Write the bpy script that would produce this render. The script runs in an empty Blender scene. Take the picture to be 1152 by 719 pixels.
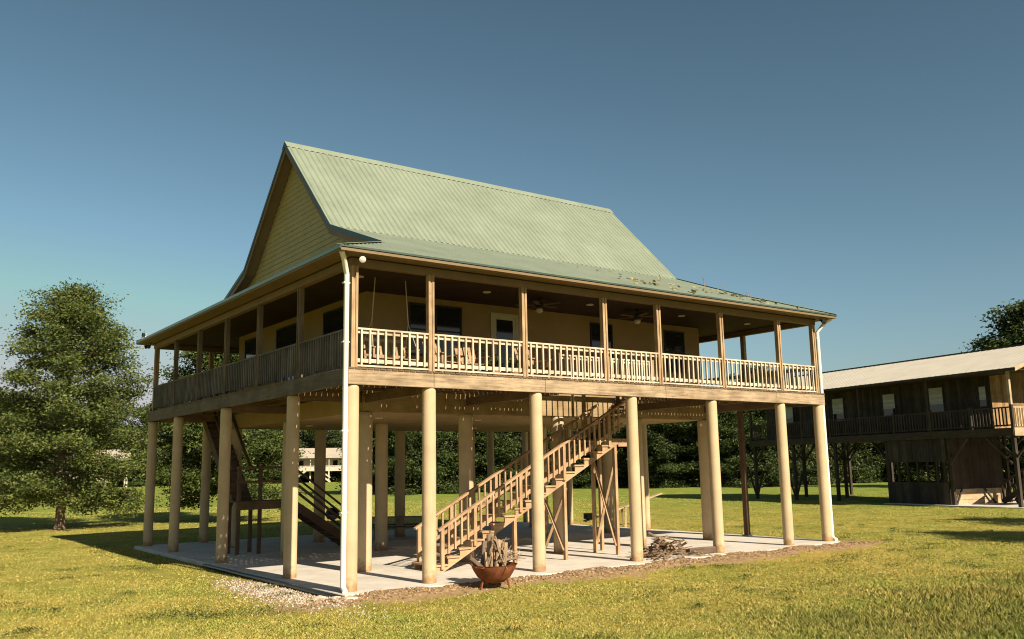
import bpy, bmesh, math, random
import numpy as np
from mathutils import Vector, Matrix

rad = math.radians
random.seed(11)
rng = np.random.default_rng(11)
scene = bpy.context.scene
COL = scene.collection

# ------------------------------------------------------------------ camera
CAM = Vector((-8.593, -17.535, 2.489))
YAW, PITCH, ROLL, FPX = 0.635, 0.164, -0.018, 1003.1
fwd = Vector((math.sin(YAW)*math.cos(PITCH), math.cos(YAW)*math.cos(PITCH), math.sin(PITCH)))
rt0 = Vector((math.cos(YAW), -math.sin(YAW), 0)); up0 = rt0.cross(fwd)
rt = rt0*math.cos(ROLL) + up0*math.sin(ROLL); up = -rt0*math.sin(ROLL) + up0*math.cos(ROLL)
cd = bpy.data.cameras.new('camera'); cam = bpy.data.objects.new('camera', cd); COL.objects.link(cam)
cam.matrix_world = Matrix(((rt.x, up.x, -fwd.x, CAM.x), (rt.y, up.y, -fwd.y, CAM.y), (rt.z, up.z, -fwd.z, CAM.z), (0, 0, 0, 1)))
cd.sensor_width = 36; cd.lens = 36*FPX/1152; cd.clip_start = .1; cd.clip_end = 6000
scene.camera = cam

# ------------------------------------------------------------------ sky, sun, exposure
TRAVEL = Vector((-.063, 1, -.69)).normalized()          # direction the sunlight travels
ELEV = math.asin(-TRAVEL.z); 
world = bpy.data.worlds.new('World'); scene.world = world; world.use_nodes = True
nt = world.node_tree; bg = nt.nodes['Background']
sky = nt.nodes.new('ShaderNodeTexSky'); sky.sky_type = 'NISHITA'; sky.sun_disc = False
sky.sun_elevation = ELEV
sky.sun_rotation = math.atan2(-TRAVEL.x, -TRAVEL.y)     # azimuth from +Y towards +X
sky.altitude = 100; sky.air_density = 1.0; sky.dust_density = 1.2; sky.ozone_density = 1.0
hsv = nt.nodes.new('ShaderNodeHueSaturation'); hsv.inputs['Hue'].default_value = .468; hsv.inputs['Saturation'].default_value = .78
def vm(op, a, b):                                          # deepen the sky: clear-air contrast from horizon to zenith
    n = nt.nodes.new('ShaderNodeVectorMath'); n.operation = op; nt.links.new(a, n.inputs[0]); n.inputs[1].default_value = b; return n.outputs[0]
PIV = 4.9
nt.links.new(sky.outputs[0], hsv.inputs['Color'])
k_ = vm('MULTIPLY', hsv.outputs[0], (1/PIV,)*3); k_ = vm('POWER', k_, (1.5,)*3); k_ = vm('MINIMUM', k_, (1.3,)*3); k_ = vm('MULTIPLY', k_, (PIV*.92, PIV*.93, PIV*.95))
nt.links.new(k_, bg.inputs[0])
bg.inputs[1].default_value = .05
sd = bpy.data.lights.new('sun', 'SUN'); sd.energy = 5; sd.angle = rad(.5); sd.color = (1, .88, .71)
sun = bpy.data.objects.new('sun', sd); COL.objects.link(sun)
sun.rotation_euler = TRAVEL.to_track_quat('-Z', 'Y').to_euler(); sun.location = (0, -30, 40)
scene.view_settings.view_transform = 'Standard'; scene.view_settings.look = 'None'
scene.view_settings.exposure = 0.92; scene.view_settings.gamma = 1
scene.cycles.max_bounces = 6; scene.cycles.diffuse_bounces = 2; scene.cycles.filter_width = 1.1; scene.cycles.transparent_max_bounces = 8
scene.cycles.use_denoising = True

# ------------------------------------------------------------------ materials
def new_mat(name):
    m = bpy.data.materials.new(name); m.use_nodes = True
    return m, m.node_tree, m.node_tree.nodes, m.node_tree.links, m.node_tree.nodes['Principled BSDF']

def ramp(N, stops):
    r = N.new('ShaderNodeValToRGB'); e = r.color_ramp.elements
    e[0].position, e[0].color = stops[0][0], (*stops[0][1], 1)
    e[1].position, e[1].color = stops[-1][0], (*stops[-1][1], 1)
    for p, c in stops[1:-1]:
        x = e.new(p); x.color = (*c, 1)
    return r

def noise(N, L, vec, scale, detail=4, rough=.6, stretch=None):
    if stretch:
        mp = N.new('ShaderNodeMapping'); mp.inputs['Scale'].default_value = stretch
        L.new(vec, mp.inputs['Vector']); vec = mp.outputs[0]
    n = N.new('ShaderNodeTexNoise'); n.inputs['Scale'].default_value = scale
    n.inputs['Detail'].default_value = detail; n.inputs['Roughness'].default_value = rough
    L.new(vec, n.inputs['Vector'])
    return n.outputs['Fac']

def mix(N, L, a, b, fac, mode='MIX'):
    m = N.new('ShaderNodeMix'); m.data_type = 'RGBA'; m.blend_type = mode
    for s, v in ((0, fac), (6, a), (7, b)):
        if isinstance(v, (int, float)): m.inputs[s].default_value = v
        elif isinstance(v, tuple): m.inputs[s].default_value = (*v, 1)
        else: L.new(v, m.inputs[s])
    return m.outputs[2]

def sc(c, k): return tuple(min(1, v*k) for v in c)

def plain(name, c, rough=.7, var=.25, scale=3, bump=.15, bscale=40, metal=0, spec=.3, isl=0):
    m, t, N, L, B = new_mat(name)
    tc = N.new('ShaderNodeTexCoord').outputs['Object']
    r = ramp(N, [(.3, sc(c, 1-var)), (.7, sc(c, 1+var))]); L.new(noise(N, L, tc, scale, 6), r.inputs[0])
    out = r.outputs[0]
    if isl:
        g = N.new('ShaderNodeNewGeometry'); rr = ramp(N, [(0, (1-isl,)*3), (1, (1+isl*.6,)*3)])
        L.new(g.outputs['Random Per Island'], rr.inputs[0]); out = mix(N, L, out, rr.outputs[0], 1.0, 'MULTIPLY')
    L.new(out, B.inputs['Base Color'])
    B.inputs['Roughness'].default_value = rough; B.inputs['Metallic'].default_value = metal
    B.inputs['Specular IOR Level'].default_value = spec
    if bump:
        b = N.new('ShaderNodeBump'); b.inputs['Strength'].default_value = bump; b.inputs['Distance'].default_value = .02
        L.new(noise(N, L, tc, bscale, 3), b.inputs['Height']); L.new(b.outputs[0], B.inputs['Normal'])
    return m

def wood(name, c, axis='z', var=.35, isl=.2, rough=.8, stain=None):
    m, t, N, L, B = new_mat(name)
    tc = N.new('ShaderNodeTexCoord').outputs['Object']
    st = {'x': (.06, 1, 1), 'y': (1, .06, 1), 'z': (1, 1, .06)}[axis]
    f1 = noise(N, L, tc, 26, 6, .65, st)
    r = ramp(N, [(.25, sc(c, 1-var)), (.5, c), (.75, sc(c, 1+var*.7))]); L.new(f1, r.inputs[0])
    out = r.outputs[0]
    f2 = noise(N, L, tc, 1.7, 5, .6)
    r2 = ramp(N, [(.35, (.62, .58, .55)), (.6, (1, 1, 1))]); L.new(f2, r2.inputs[0])
    out = mix(N, L, out, r2.outputs[0], .8, 'MULTIPLY')
    vo = N.new('ShaderNodeTexVoronoi'); vo.inputs['Scale'].default_value = 3.1; L.new(tc, vo.inputs['Vector'])
    r3 = ramp(N, [(.03, (.35, .25, .18)), (.06, (1, 1, 1))]); L.new(vo.outputs['Distance'], r3.inputs[0])
    out = mix(N, L, out, r3.outputs[0], .8, 'MULTIPLY')
    if isl:
        g = N.new('ShaderNodeNewGeometry'); rr = ramp(N, [(0, (1-isl, 1-isl, 1-isl)), (1, (1+isl*.6,)*3)])
        L.new(g.outputs['Random Per Island'], rr.inputs[0]); out = mix(N, L, out, rr.outputs[0], 1.0, 'MULTIPLY')
    L.new(out, B.inputs['Base Color']); B.inputs['Roughness'].default_value = rough; B.inputs['Specular IOR Level'].default_value = .2
    b = N.new('ShaderNodeBump'); b.inputs['Strength'].default_value = .35; b.inputs['Distance'].default_value = .01
    L.new(f1, b.inputs['Height']); L.new(b.outputs[0], B.inputs['Normal'])
    return m

def roof_metal(name, c, rough=.42, var=.13):
    m, t, N, L, B = new_mat(name)
    tc = N.new('ShaderNodeTexCoord').outputs['Object']
    f = noise(N, L, tc, .8, 7, .65)
    r = ramp(N, [(.3, sc(c, 1-var)), (.7, sc(c, 1+var))]); L.new(f, r.inputs[0])
    f2 = noise(N, L, tc, 9, 8, .7, (1, .18, .3))
    r2 = ramp(N, [(.52, (1, 1, 1)), (.8, (.68, .66, .56))]); L.new(f2, r2.inputs[0])
    L.new(mix(N, L, r.outputs[0], r2.outputs[0], .55, 'MULTIPLY'), B.inputs['Base Color'])
    B.inputs['Roughness'].default_value = rough; B.inputs['Specular IOR Level'].default_value = .4
    b = N.new('ShaderNodeBump'); b.inputs['Strength'].default_value = .08; b.inputs['Distance'].default_value = .03
    L.new(f, b.inputs['Height']); L.new(b.outputs[0], B.inputs['Normal'])
    return m

def leafmat(name, dark, light, trans=.25):
    m, t, N, L, B = new_mat(name)
    g = N.new('ShaderNodeNewGeometry')
    tc = N.new('ShaderNodeTexCoord').outputs['Object']
    r = ramp(N, [(0, dark), (.55, tuple((a+b)/2 for a, b in zip(dark, light))), (1, light)]); L.new(g.outputs['Random Per Island'], r.inputs[0])
    n = noise(N, L, tc, .9, 3); r2 = ramp(N, [(.3, (.7, .75, .7)), (.7, (1.25, 1.15, 1.0))]); L.new(n, r2.inputs[0])
    oi = N.new('ShaderNodeObjectInfo'); r3 = ramp(N, [(0, (.8, .85, .8)), (1, (1.15, 1.1, 1.1))]); L.new(oi.outputs['Random'], r3.inputs[0])
    c = mix(N, L, mix(N, L, r.outputs[0], r2.outputs[0], 1.0, 'MULTIPLY'), r3.outputs[0], 1.0, 'MULTIPLY')
    L.new(c, B.inputs['Base Color']); B.inputs['Roughness'].default_value = .55; B.inputs['Specular IOR Level'].default_value = .25
    tr = N.new('ShaderNodeBsdfTranslucent'); L.new(c, tr.inputs['Color'])
    mx = N.new('ShaderNodeMixShader'); mx.inputs[0].default_value = trans
    L.new(B.outputs[0], mx.inputs[1]); L.new(tr.outputs[0], mx.inputs[2]); L.new(mx.outputs[0], N['Material Output'].inputs[0])
    return m

def glassy(name, c=(.012, .014, .016), rough=.06):
    m, t, N, L, B = new_mat(name)
    tc = N.new('ShaderNodeTexCoord').outputs['Object']
    r = ramp(N, [(.3, sc(c, .7)), (.7, sc(c, 1.4))]); L.new(noise(N, L, tc, 2), r.inputs[0]); L.new(r.outputs[0], B.inputs['Base Color'])
    B.inputs['Roughness'].default_value = rough; B.inputs['Specular IOR Level'].default_value = .6
    return m

CREAM = (.462, .352, .208)
M = dict(
    weed=leafmat('weed_leaves', (.06, .085, .02), (.15, .17, .045), .2),
    endwood=wood('amber_board_siding', (.30, .19, .085), 'z', .4, .4),
    ledger=wood('ledger_wood', (.33, .235, .12), 'x', .2),
    column=None,
    soffit=plain('tan_stucco', (.30, .205, .09), .8, .12, 1.2, .25, 60),
    wall=plain('porch_wall_stucco', (.27, .185, .085), .85, .12, 1.1, .3, 70),
    rim=wood('rim_wood', (.31, .232, .145), 'x', .6), rimy=wood('rim_wood_shade_toned', (.125, .105, .078), 'y'),  # the second rim tone is darkened to carry the shade of the side
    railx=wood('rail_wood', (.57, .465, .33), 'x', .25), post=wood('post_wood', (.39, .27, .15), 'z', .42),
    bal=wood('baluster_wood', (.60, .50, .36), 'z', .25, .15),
    shadepost=wood('shade_toned_post_wood', (.17, .125, .08), 'z', .4),  # post wood with the side's shade put into its colour
    shaderail=wood('shade_toned_rail_wood', (.145, .13, .105), 'y', .3), shadebal=wood('shade_toned_baluster_wood', (.145, .132, .108), 'z', .35, .3),  # rail and baluster wood darkened in colour for the shaded side
    deck=wood('deck_boards', (.15, .105, .065), 'y', .3), deckx=wood('deck_boards_side', (.15, .105, .065), 'x', .3),
    joist=wood('joist_wood', (.16, .105, .06), 'x', .3),
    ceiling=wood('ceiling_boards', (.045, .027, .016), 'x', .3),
    fascia=plain('tan_fascia', (.17, .118, .058), .6, .12, 1.5, .05),
    trimgreen=plain('dark_green_trim', (.035, .06, .045), .4, .15, 2, .03, spec=.5),
    drip=plain('roof_edge_metal', (.16, .24, .20), .35, .1, 2, .02, spec=.5),
    roof=roof_metal('sage_metal_roof', (.20, .232, .168)),
    siding=plain('lap_siding', (.36, .30, .13), .6, .1, 1.3, .05),
    white=plain('white_gutter_paint', (.68, .65, .57), .4, .06, 2, .02, spec=.4),
    trimwhite=plain('pale_door_trim', (.42, .38, .28), .5, .08, 2, .03),
    dark=plain('dark_metal', (.02, .02, .02), .45, .2, 3, .05), glass=glassy('window_glass'),
    lens=plain('white_light_lens', (.62, .59, .53), .4, .05, 3, 0),
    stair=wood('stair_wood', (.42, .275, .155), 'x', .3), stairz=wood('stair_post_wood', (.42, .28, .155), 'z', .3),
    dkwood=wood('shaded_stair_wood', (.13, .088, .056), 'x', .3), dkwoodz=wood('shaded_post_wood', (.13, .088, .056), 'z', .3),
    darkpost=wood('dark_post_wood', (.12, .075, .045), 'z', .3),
    concrete=None, rust=plain('rusted_iron', (.17, .055, .02), .75, .45, 7, .4, 30),
    log=wood('split_log_wood', (.36, .255, .155), 'z', .35, .3), bark=wood('grey_bark', (.16, .115, .08), 'z', .5, .3),
    stick=wood('dry_stick', (.27, .19, .12), 'x', .4, .45),
    wicker=wood('bleached_chair_wood', (.40, .26, .15), 'x', .3), 
    oldroof=roof_metal('pale_metal_roof', (.50, .455, .365), .6, .1),
    oldsiding=wood('dark_board_siding', (.058, .047, .038), 'z', .55, .45), oldwood=wood('dark_old_wood', (.058, .044, .033), 'x', .4, .3),
    oldwoodz=wood('dark_old_post', (.058, .044, .033), 'z', .4, .3), ply=wood('plywood_panel', (.05, .036, .026), 'z', .3, .25),
    palewood=wood('pale_boards', (.45, .34, .21), 'x', .25, .2), blind=plain('window_blind', (.42, .43, .40), .7, .1, 3, .02, isl=.2),
    cabin=plain('cabin_paint', (.46, .40, .31), .7, .1, 1, .05), cabroof=roof_metal('cabin_roof', (.42, .36, .28)),
    trunk=wood('tree_bark', (.22, .16, .11), 'z', .5, 0), 
    leaf=leafmat('oak_leaves', (.038, .064, .016), (.15, .182, .048)), leaffar=leafmat('far_leaves', (.022, .042, .012), (.075, .10, .026), .2),
    litter=plain('leaf_litter', (.24, .20, .08), .9, .4, 9, 0, isl=.5), stone=plain('pale_stone', (.40, .34, .26), .9, .2, 6, .3, isl=.35),
    mulch=plain('bark_mulch', (.26, .17, .09), .95, .4, 9, 0, isl=.5),
    black=plain('black_enamel', (.015, .015, .017), .3, .2, 3, .02, spec=.5), greymetal=plain('grey_metal', (.25, .25, .25), .5, .1, 3, .02),
)

def concrete_mat():
    m, t, N, L, B = new_mat('concrete')
    tc = N.new('ShaderNodeTexCoord').outputs['Object']
    r = ramp(N, [(.3, (.44, .395, .325)), (.55, (.55, .50, .42)), (.75, (.60, .55, .47))]); L.new(noise(N, L, tc, .9, 9, .65), r.inputs[0])
    r2 = ramp(N, [(.56, (1, 1, 1)), (.74, (.6, .52, .42))]); L.new(noise(N, L, tc, 2.3, 6, .7), r2.inputs[0])
    c = mix(N, L, r.outputs[0], r2.outputs[0], .75, 'MULTIPLY')
    r3 = ramp(N, [(.60, (1, 1, 1)), (.66, (.66, .63, .58))]); L.new(noise(N, L, tc, .65, 8, .75), r3.inputs[0]); c = mix(N, L, c, r3.outputs[0], .6, 'MULTIPLY')
    sx = N.new('ShaderNodeSeparateXYZ'); L.new(tc, sx.inputs[0])
    for k, off in (('X', .4), ('Y', 1.5)):
        ad = N.new('ShaderNodeMath'); ad.inputs[1].default_value = off; L.new(sx.outputs[k], ad.inputs[0])
        pp = N.new('ShaderNodeMath'); pp.operation = 'PINGPONG'; pp.inputs[1].default_value = 1.64; L.new(ad.outputs[0], pp.inputs[0])
        rj = ramp(N, [(.0, (.3, .28, .25)), (.012, (1, 1, 1))]); L.new(pp.outputs[0], rj.inputs[0]); c = mix(N, L, c, rj.outputs[0], 1.0, 'MULTIPLY')
    L.new(c, B.inputs['Base Color']); B.inputs['Roughness'].default_value = .85
    b = N.new('ShaderNodeBump'); b.inputs['Strength'].default_value = .2; b.inputs['Distance'].default_value = .01
    L.new(noise(N, L, tc, 60, 3), b.inputs['Height']); L.new(b.outputs[0], B.inputs['Normal'])
    return m
M['concrete'] = concrete_mat()
def column_mat():
    m, t, N, L, B = new_mat('cream_column_paint')
    tc = N.new('ShaderNodeTexCoord').outputs['Object']
    r = ramp(N, [(.3, sc(CREAM, .88)), (.7, sc(CREAM, 1.1))]); L.new(noise(N, L, tc, 1.6, 6), r.inputs[0])
    st = ramp(N, [(.56, (1, 1, 1)), (.78, (.72, .66, .56))]); L.new(noise(N, L, tc, 5, 6, .65, (1, 1, .12)), st.inputs[0])
    c = mix(N, L, r.outputs[0], st.outputs[0], .7, 'MULTIPLY')
    sp_ = N.new('ShaderNodeSeparateXYZ'); L.new(tc, sp_.inputs[0])                 # mud splashed on the foot
    ma = N.new('ShaderNodeMath'); ma.operation = 'MULTIPLY_ADD'; L.new(noise(N, L, tc, 7, 6, .7), ma.inputs[0]); ma.inputs[1].default_value = -.9; L.new(sp_.outputs['Z'], ma.inputs[2])
    rs_ = ramp(N, [(0, (1, 1, 1)), (.25, (0, 0, 0))]); ad = N.new('ShaderNodeMath'); ad.inputs[1].default_value = .42; L.new(ma.outputs[0], ad.inputs[0]); L.new(ad.outputs[0], rs_.inputs[0])
    c = mix(N, L, c, mix(N, L, c, (.62, .48, .36), 1.0, 'MULTIPLY'), rs_.outputs[0])
    L.new(c, B.inputs['Base Color']); B.inputs['Roughness'].default_value = .65; B.inputs['Specular IOR Level'].default_value = .3
    b = N.new('ShaderNodeBump'); b.inputs['Strength'].default_value = .12; b.inputs['Distance'].default_value = .02
    L.new(noise(N, L, tc, 30, 3), b.inputs['Height']); L.new(b.outputs[0], B.inputs['Normal'])
    return m
M['column'] = column_mat()

def ground_mat():
    m, t, N, L, B = new_mat('lawn_ground')
    tc = N.new('ShaderNodeTexCoord').outputs['Object']
    big = noise(N, L, tc, .11, 5, .6); mid = noise(N, L, tc, .75, 6, .65); fine = noise(N, L, tc, 9, 6, .75)
    r = ramp(N, [(.32, (.20, .195, .042)), (.5, (.31, .265, .065)), (.68, (.40, .315, .10))]); L.new(mid, r.inputs[0])
    rb = ramp(N, [(.3, (.72, .92, .7)), (.7, (1.2, 1.05, .95))]); L.new(big, rb.inputs[0])
    rf = ramp(N, [(.33, (.38, .45, .32)), (.6, (1.3, 1.25, 1.15))]); L.new(fine, rf.inputs[0])
    c = mix(N, L, mix(N, L, r.outputs[0], rb.outputs[0], .8, 'MULTIPLY'), rf.outputs[0], .75, 'MULTIPLY')
    # the lawn is greener away from the house
    ln = N.new('ShaderNodeVectorMath'); ln.operation = 'LENGTH'; L.new(tc, ln.inputs[0])
    mr = N.new('ShaderNodeMapRange'); mr.inputs[1].default_value = 26; mr.inputs[2].default_value = 50; L.new(ln.outputs['Value'], mr.inputs[0])
    c = mix(N, L, c, mix(N, L, c, (.64, .86, .72), 1.0, 'MULTIPLY'), mr.outputs[0])
    # bare soil: vertex mask broken up by noise
    at = N.new('ShaderNodeAttribute'); at.attribute_name = 'bare'
    ad = N.new('ShaderNodeMath'); ad.operation = 'ADD'; L.new(at.outputs['Fac'], ad.inputs[0])
    sb = N.new('ShaderNodeMath'); sb.operation = 'MULTIPLY_ADD'; L.new(noise(N, L, tc, 2.1, 7, .7), sb.inputs[0]); sb.inputs[1].default_value = 1.6; sb.inputs[2].default_value = -.8
    L.new(sb.outputs[0], ad.inputs[1])
    rm = ramp(N, [(.38, (0, 0, 0)), (.62, (1, 1, 1))]); L.new(ad.outputs[0], rm.inputs[0])
    rs = ramp(N, [(.3, (.20, .125, .06)), (.5, (.36, .24, .12)), (.75, (.46, .34, .20))]); L.new(noise(N, L, tc, 6, 7, .7), rs.inputs[0])
    c = mix(N, L, c, rs.outputs[0], rm.outputs[0])
    L.new(c, B.inputs['Base Color']); B.inputs['Roughness'].default_value = .95; B.inputs['Specular IOR Level'].default_value = .1
    b = N.new('ShaderNodeBump'); b.inputs['Strength'].default_value = .9; b.inputs['Distance'].default_value = .06
    L.new(noise(N, L, tc, 14, 5, .8), b.inputs['Height']); L.new(b.outputs[0], B.inputs['Normal'])
    return m

# ------------------------------------------------------------------ mesh helpers
class MB:
    def __init__(s): s.v = []; s.f = []
    def quadbox(s, c8):
        n = len(s.v); s.v += [tuple(p) for p in c8]
        s.f += [tuple(n+i for i in q) for q in ((0, 3, 2, 1), (4, 5, 6, 7), (0, 1, 5, 4), (1, 2, 6, 5), (2, 3, 7, 6), (3, 0, 4, 7))]
        return s
    def box(s, x0, x1, y0, y1, z0, z1):
        return s.quadbox([(x0, y0, z0), (x1, y0, z0), (x1, y1, z0), (x0, y1, z0), (x0, y0, z1), (x1, y0, z1), (x1, y1, z1), (x0, y1, z1)])
    def bar(s, p, q, w, h, upv=(0, 0, 1)):
        p = Vector(p); q = Vector(q); d = (q-p).normalized(); u = Vector(upv)
        if abs(d.dot(u)) > .99: u = Vector((0, 1, 0))
        sd_ = d.cross(u).normalized(); u = sd_.cross(d)
        o = [(-1, -1), (1, -1), (1, 1), (-1, 1)]
        A = [p + sd_*a*w/2 + u*b*h/2 for a, b in o]; Bq = [q + sd_*a*w/2 + u*b*h/2 for a, b in o]
        return s.quadbox(A+Bq)
    def tube(s, p, q, r0, r1=None, n=10, cap=True):
        return s.path([p, q], [r0, r0 if r1 is None else r1], n, cap)
    def path(s, pts, rs, n=8, cap=True):
        pts = [Vector(p) for p in pts]; base = len(s.v); prev = None
        for i, p in enumerate(pts):
            d = (pts[min(i+1, len(pts)-1)] - pts[max(i-1, 0)]).normalized()
            a = Vector((0, 0, 1)) if abs(d.z) < .9 else Vector((1, 0, 0))
            if prev is not None: a = prev
            sdv = d.cross(a).normalized(); a2 = sdv.cross(d); prev = a2
            for k in range(n):
                t = 2*math.pi*k/n; s.v.append(tuple(p + (sdv*math.cos(t) + a2*math.sin(t))*rs[i]))
        for i in range(len(pts)-1):
            for k in range(n):
                a, b = base+i*n+k, base+i*n+(k+1) % n
                s.f.append((a, b, b+n, a+n))
        if cap:
            s.f.append(tuple(base+k for k in reversed(range(n)))); e = base+(len(pts)-1)*n
            s.f.append(tuple(e+k for k in range(n)))
        return s
    def lathe(s, prof, n=20, c=(0, 0, 0)):
        base = len(s.v)
        for r, z in prof:
            for k in range(n):
                t = 2*math.pi*k/n; s.v.append((c[0]+r*math.cos(t), c[1]+r*math.sin(t), c[2]+z))
        for i in range(len(prof)-1):
            for k in range(n):
                a, b = base+i*n+k, base+i*n+(k+1) % n; s.f.append((a, b, b+n, a+n))
        s.f.append(tuple(base+k for k in reversed(range(n)))); e = base+(len(prof)-1)*n
        s.f.append(tuple(e+k for k in range(n)))
        return s
    def poly(s, pts):
        n = len(s.v); s.v += [tuple(p) for p in pts]; s.f.append(tuple(range(n, n+len(pts)))); return s
    def prism_y(s, prof, y0, y1):                      # a profile of (x, z) extruded along y
        n = len(s.v); k = len(prof)
        s.v += [(x, y0, z) for x, z in prof] + [(x, y1, z) for x, z in prof]
        s.f.append(tuple(range(n, n+k))); s.f.append(tuple(reversed(range(n+k, n+2*k))))
        for i in range(k): j = (i+1) % k; s.f.append((n+i, n+k+i, n+k+j, n+j))
        return s
    def build(s, name, mat, parent=None, smooth=False, bevel=0):
        me = bpy.data.meshes.new(name); me.from_pydata(s.v, [], s.f)
        bm = bmesh.new(); bm.from_mesh(me); bmesh.ops.recalc_face_normals(bm, faces=bm.faces); bm.to_mesh(me); bm.free()
        me.materials.append(mat)
        if smooth:
            me.polygons.foreach_set('use_smooth', [True]*len(me.polygons))
            try: me.set_sharp_from_angle(angle=rad(40))
            except Exception: pass
        o = bpy.data.objects.new(name, me); COL.objects.link(o)
        if parent: o.parent = parent
        if bevel:
            b = o.modifiers.new('edge', 'BEVEL'); b.width = bevel; b.segments = 1; b.limit_method = 'ANGLE'
        return o

def fast_mesh(name, verts, faces_n, mat, parent=None):     # verts (n*k,3): every k verts make one face
    verts = np.asarray(verts, dtype=np.float32); k = faces_n; nf = len(verts)//k
    me = bpy.data.meshes.new(name); me.vertices.add(len(verts)); me.vertices.foreach_set('co', verts.ravel())
    me.loops.add(nf*k); me.loops.foreach_set('vertex_index', np.arange(nf*k, dtype=np.int32))
    me.polygons.add(nf); me.polygons.foreach_set('loop_start', np.arange(0, nf*k, k, dtype=np.int32))
    me.update(calc_edges=True); me.materials.append(mat)
    o = bpy.data.objects.new(name, me); COL.objects.link(o)
    if parent: o.parent = parent
    return o

def tag(o, label, cat, group=None, kind=None):
    if label: o['label'] = label
    if cat: o['category'] = cat
    if group: o['group'] = group
    if kind: o['kind'] = kind
    return o

def thing(name, label, cat, loc=(0, 0, 0), rz=0, group=None):
    o = bpy.data.objects.new(name, None); COL.objects.link(o); o.location = loc; o.rotation_euler = (0, 0, rz)
    o.empty_display_size = .3
    return tag(o, label, cat, group)

def dup(root, loc, rz=0, s=None, label=None):
    r = root.copy(); COL.objects.link(r); r.location = loc; r.rotation_euler = (0, 0, rz)
    if s: r.scale = s if isinstance(s, tuple) else (s, s, s)
    if label: r['label'] = label
    for ch in list(root.children):
        c = ch.copy(); COL.objects.link(c); c.parent = r
        for g in list(ch.children):
            d = g.copy(); COL.objects.link(d); d.parent = c
    return r

# ------------------------------------------------------------------ ground
GZ = -.10
X = [0, 1.93, 5.01, 8.27, 11.47, 14.64, 16.59]
Y = [0, 3.17, 8.05, 12.70, 15.80]
LX, LY = X[-1], Y[-1]
SX0, SX1, SY0, SY1 = -.34, 16.92, -.50, 16.2               # concrete pad
def soil_lift(x, y):
    """soil heaped against the front edge of the pad"""
    k = np.clip((y+1.7)/1.15, 0, 1) * np.clip((SX1+1.2-x)/1.0, 0, 1) * np.clip((x-SX0+1.2)/1.0, 0, 1) * (y < SY0+.2)
    return k*(.098+.022*np.sin(x*2.3)+.012*np.sin(x*6.1))
def ground():
    near = np.concatenate([np.linspace(-40, 60, 201)])
    xs = np.unique(np.concatenate([[-3500, -1500, -600, -250, -120, -70], near, [75, 100, 140, 200, 300, 600, 1500, 3500]]))
    ys = np.unique(np.concatenate([[-3500, -600, -120, -60], np.linspace(-30, 60, 181), [-.85, -.65, -.45, -.35], [75, 100, 140, 200, 300, 600, 1500, 3500]]))
    gx, gy = np.meshgrid(xs, ys, indexing='ij'); gz = np.full_like(gx, GZ)
    und = .035*np.sin(gx*.43+1.1)*np.cos(gy*.37) + .025*np.sin(gx*.9+gy*.7)
    inside = (gx > SX0-1.2) & (gx < SX1+1.2) & (gy > SY0-1.2) & (gy < SY1+1.2)
    gz = gz + np.where(inside, -.01, und-.01)
    gz = gz + soil_lift(gx, gy)
    v = np.stack([gx, gy, gz], -1).reshape(-1, 3); ny = len(ys); f = []
    for i in range(len(xs)-1):
        for j in range(ny-1):
            a = i*ny+j; f.append((a, a+ny, a+ny+1, a+1))
    me = bpy.data.meshes.new('ground'); me.from_pydata(v.tolist(), [], f); me.materials.append(ground_mat())
    me.polygons.foreach_set('use_smooth', [True]*len(me.polygons))
    at = me.attributes.new('bare', 'FLOAT', 'POINT')
    at.data.foreach_set('value', np.array([bare(p[0], p[1]) for p in v], dtype=np.float32))
    o = bpy.data.objects.new('lawn_ground', me); COL.objects.link(o); o['kind'] = 'structure'

def bare(x, y):
    """how bare the soil is: a strip along the front of the pad, a patch by its corner"""
    b = 0
    if -1.5 < x < 18: b = max(b, .80 - max(0, abs(y+.85)-.3)/(1.1+.5*math.sin(x*1.3)+.3*math.sin(x*3.1)))
    if y > -1.6: b = max(b, 1.1 - math.hypot((x+.95)/1.0, (y-2.2)/3.6)*.8)
    b = max(b, .75 - math.hypot((x-17.6)/1.5, (y-.2)/1.2)*.7)
    b = max(b, .7 - math.hypot((x+1.4)/1.9, (y+.6)/1.1)*.6)
    b = max(b, .8 - math.hypot((x+.3)/1.2, (y-30.6)/1.0)*.6)
    return max(0, min(1, b))
ground()
pad = MB().box(SX0, SX1, SY0, SY1, -.4, 0).build('concrete_pad', M['concrete'], bevel=.015); pad['kind'] = 'structure'

# ------------------------------------------------------------------ the stilt house
H = 4.30; DZ = 4.67; CZ = 7.10; HB = 6.93
house = thing('stilt_house', 'tan raised house on round columns with green metal roof and wrap-around porch', 'house')

def col_mesh(x, y, z1, r, z0=0):
    return MB().lathe([(r, z0), (r, z1-.10), (r*.985, z1-.05), (r*.9, z1-.005)], 22, (x, y, 0))
for x in X: 
    col_mesh(x, 0, H, .158).build('column', M['column'], house, True)
for y in Y[1:]:
    col_mesh(0, y, H, .158).build('column', M['column'], house, True)
for y in (Y[2], Y[3], Y[4]):
    col_mesh(LX, y, H, .15).build('column', M['column'], house, True)
for x in X[1:-1]:
    col_mesh(x, LY, H, .158).build('column', M['column'], house, True)
sp = MB().box(LX-.075, LX+.075, Y[1]-.075, Y[1]+.075, .04, H).build('square_post', M['darkpost'], house)
MB().box(LX-.13, LX+.13, Y[1]-.13, Y[1]+.13, 0, .04).build('base_plate', M['greymetal'], sp)
SOF = 3.94
for x in X[1:-1]:
    for y in Y[1:-1]:
        col_mesh(x, y, SOF, .2).build('column', M['column'], house, True)
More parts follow.
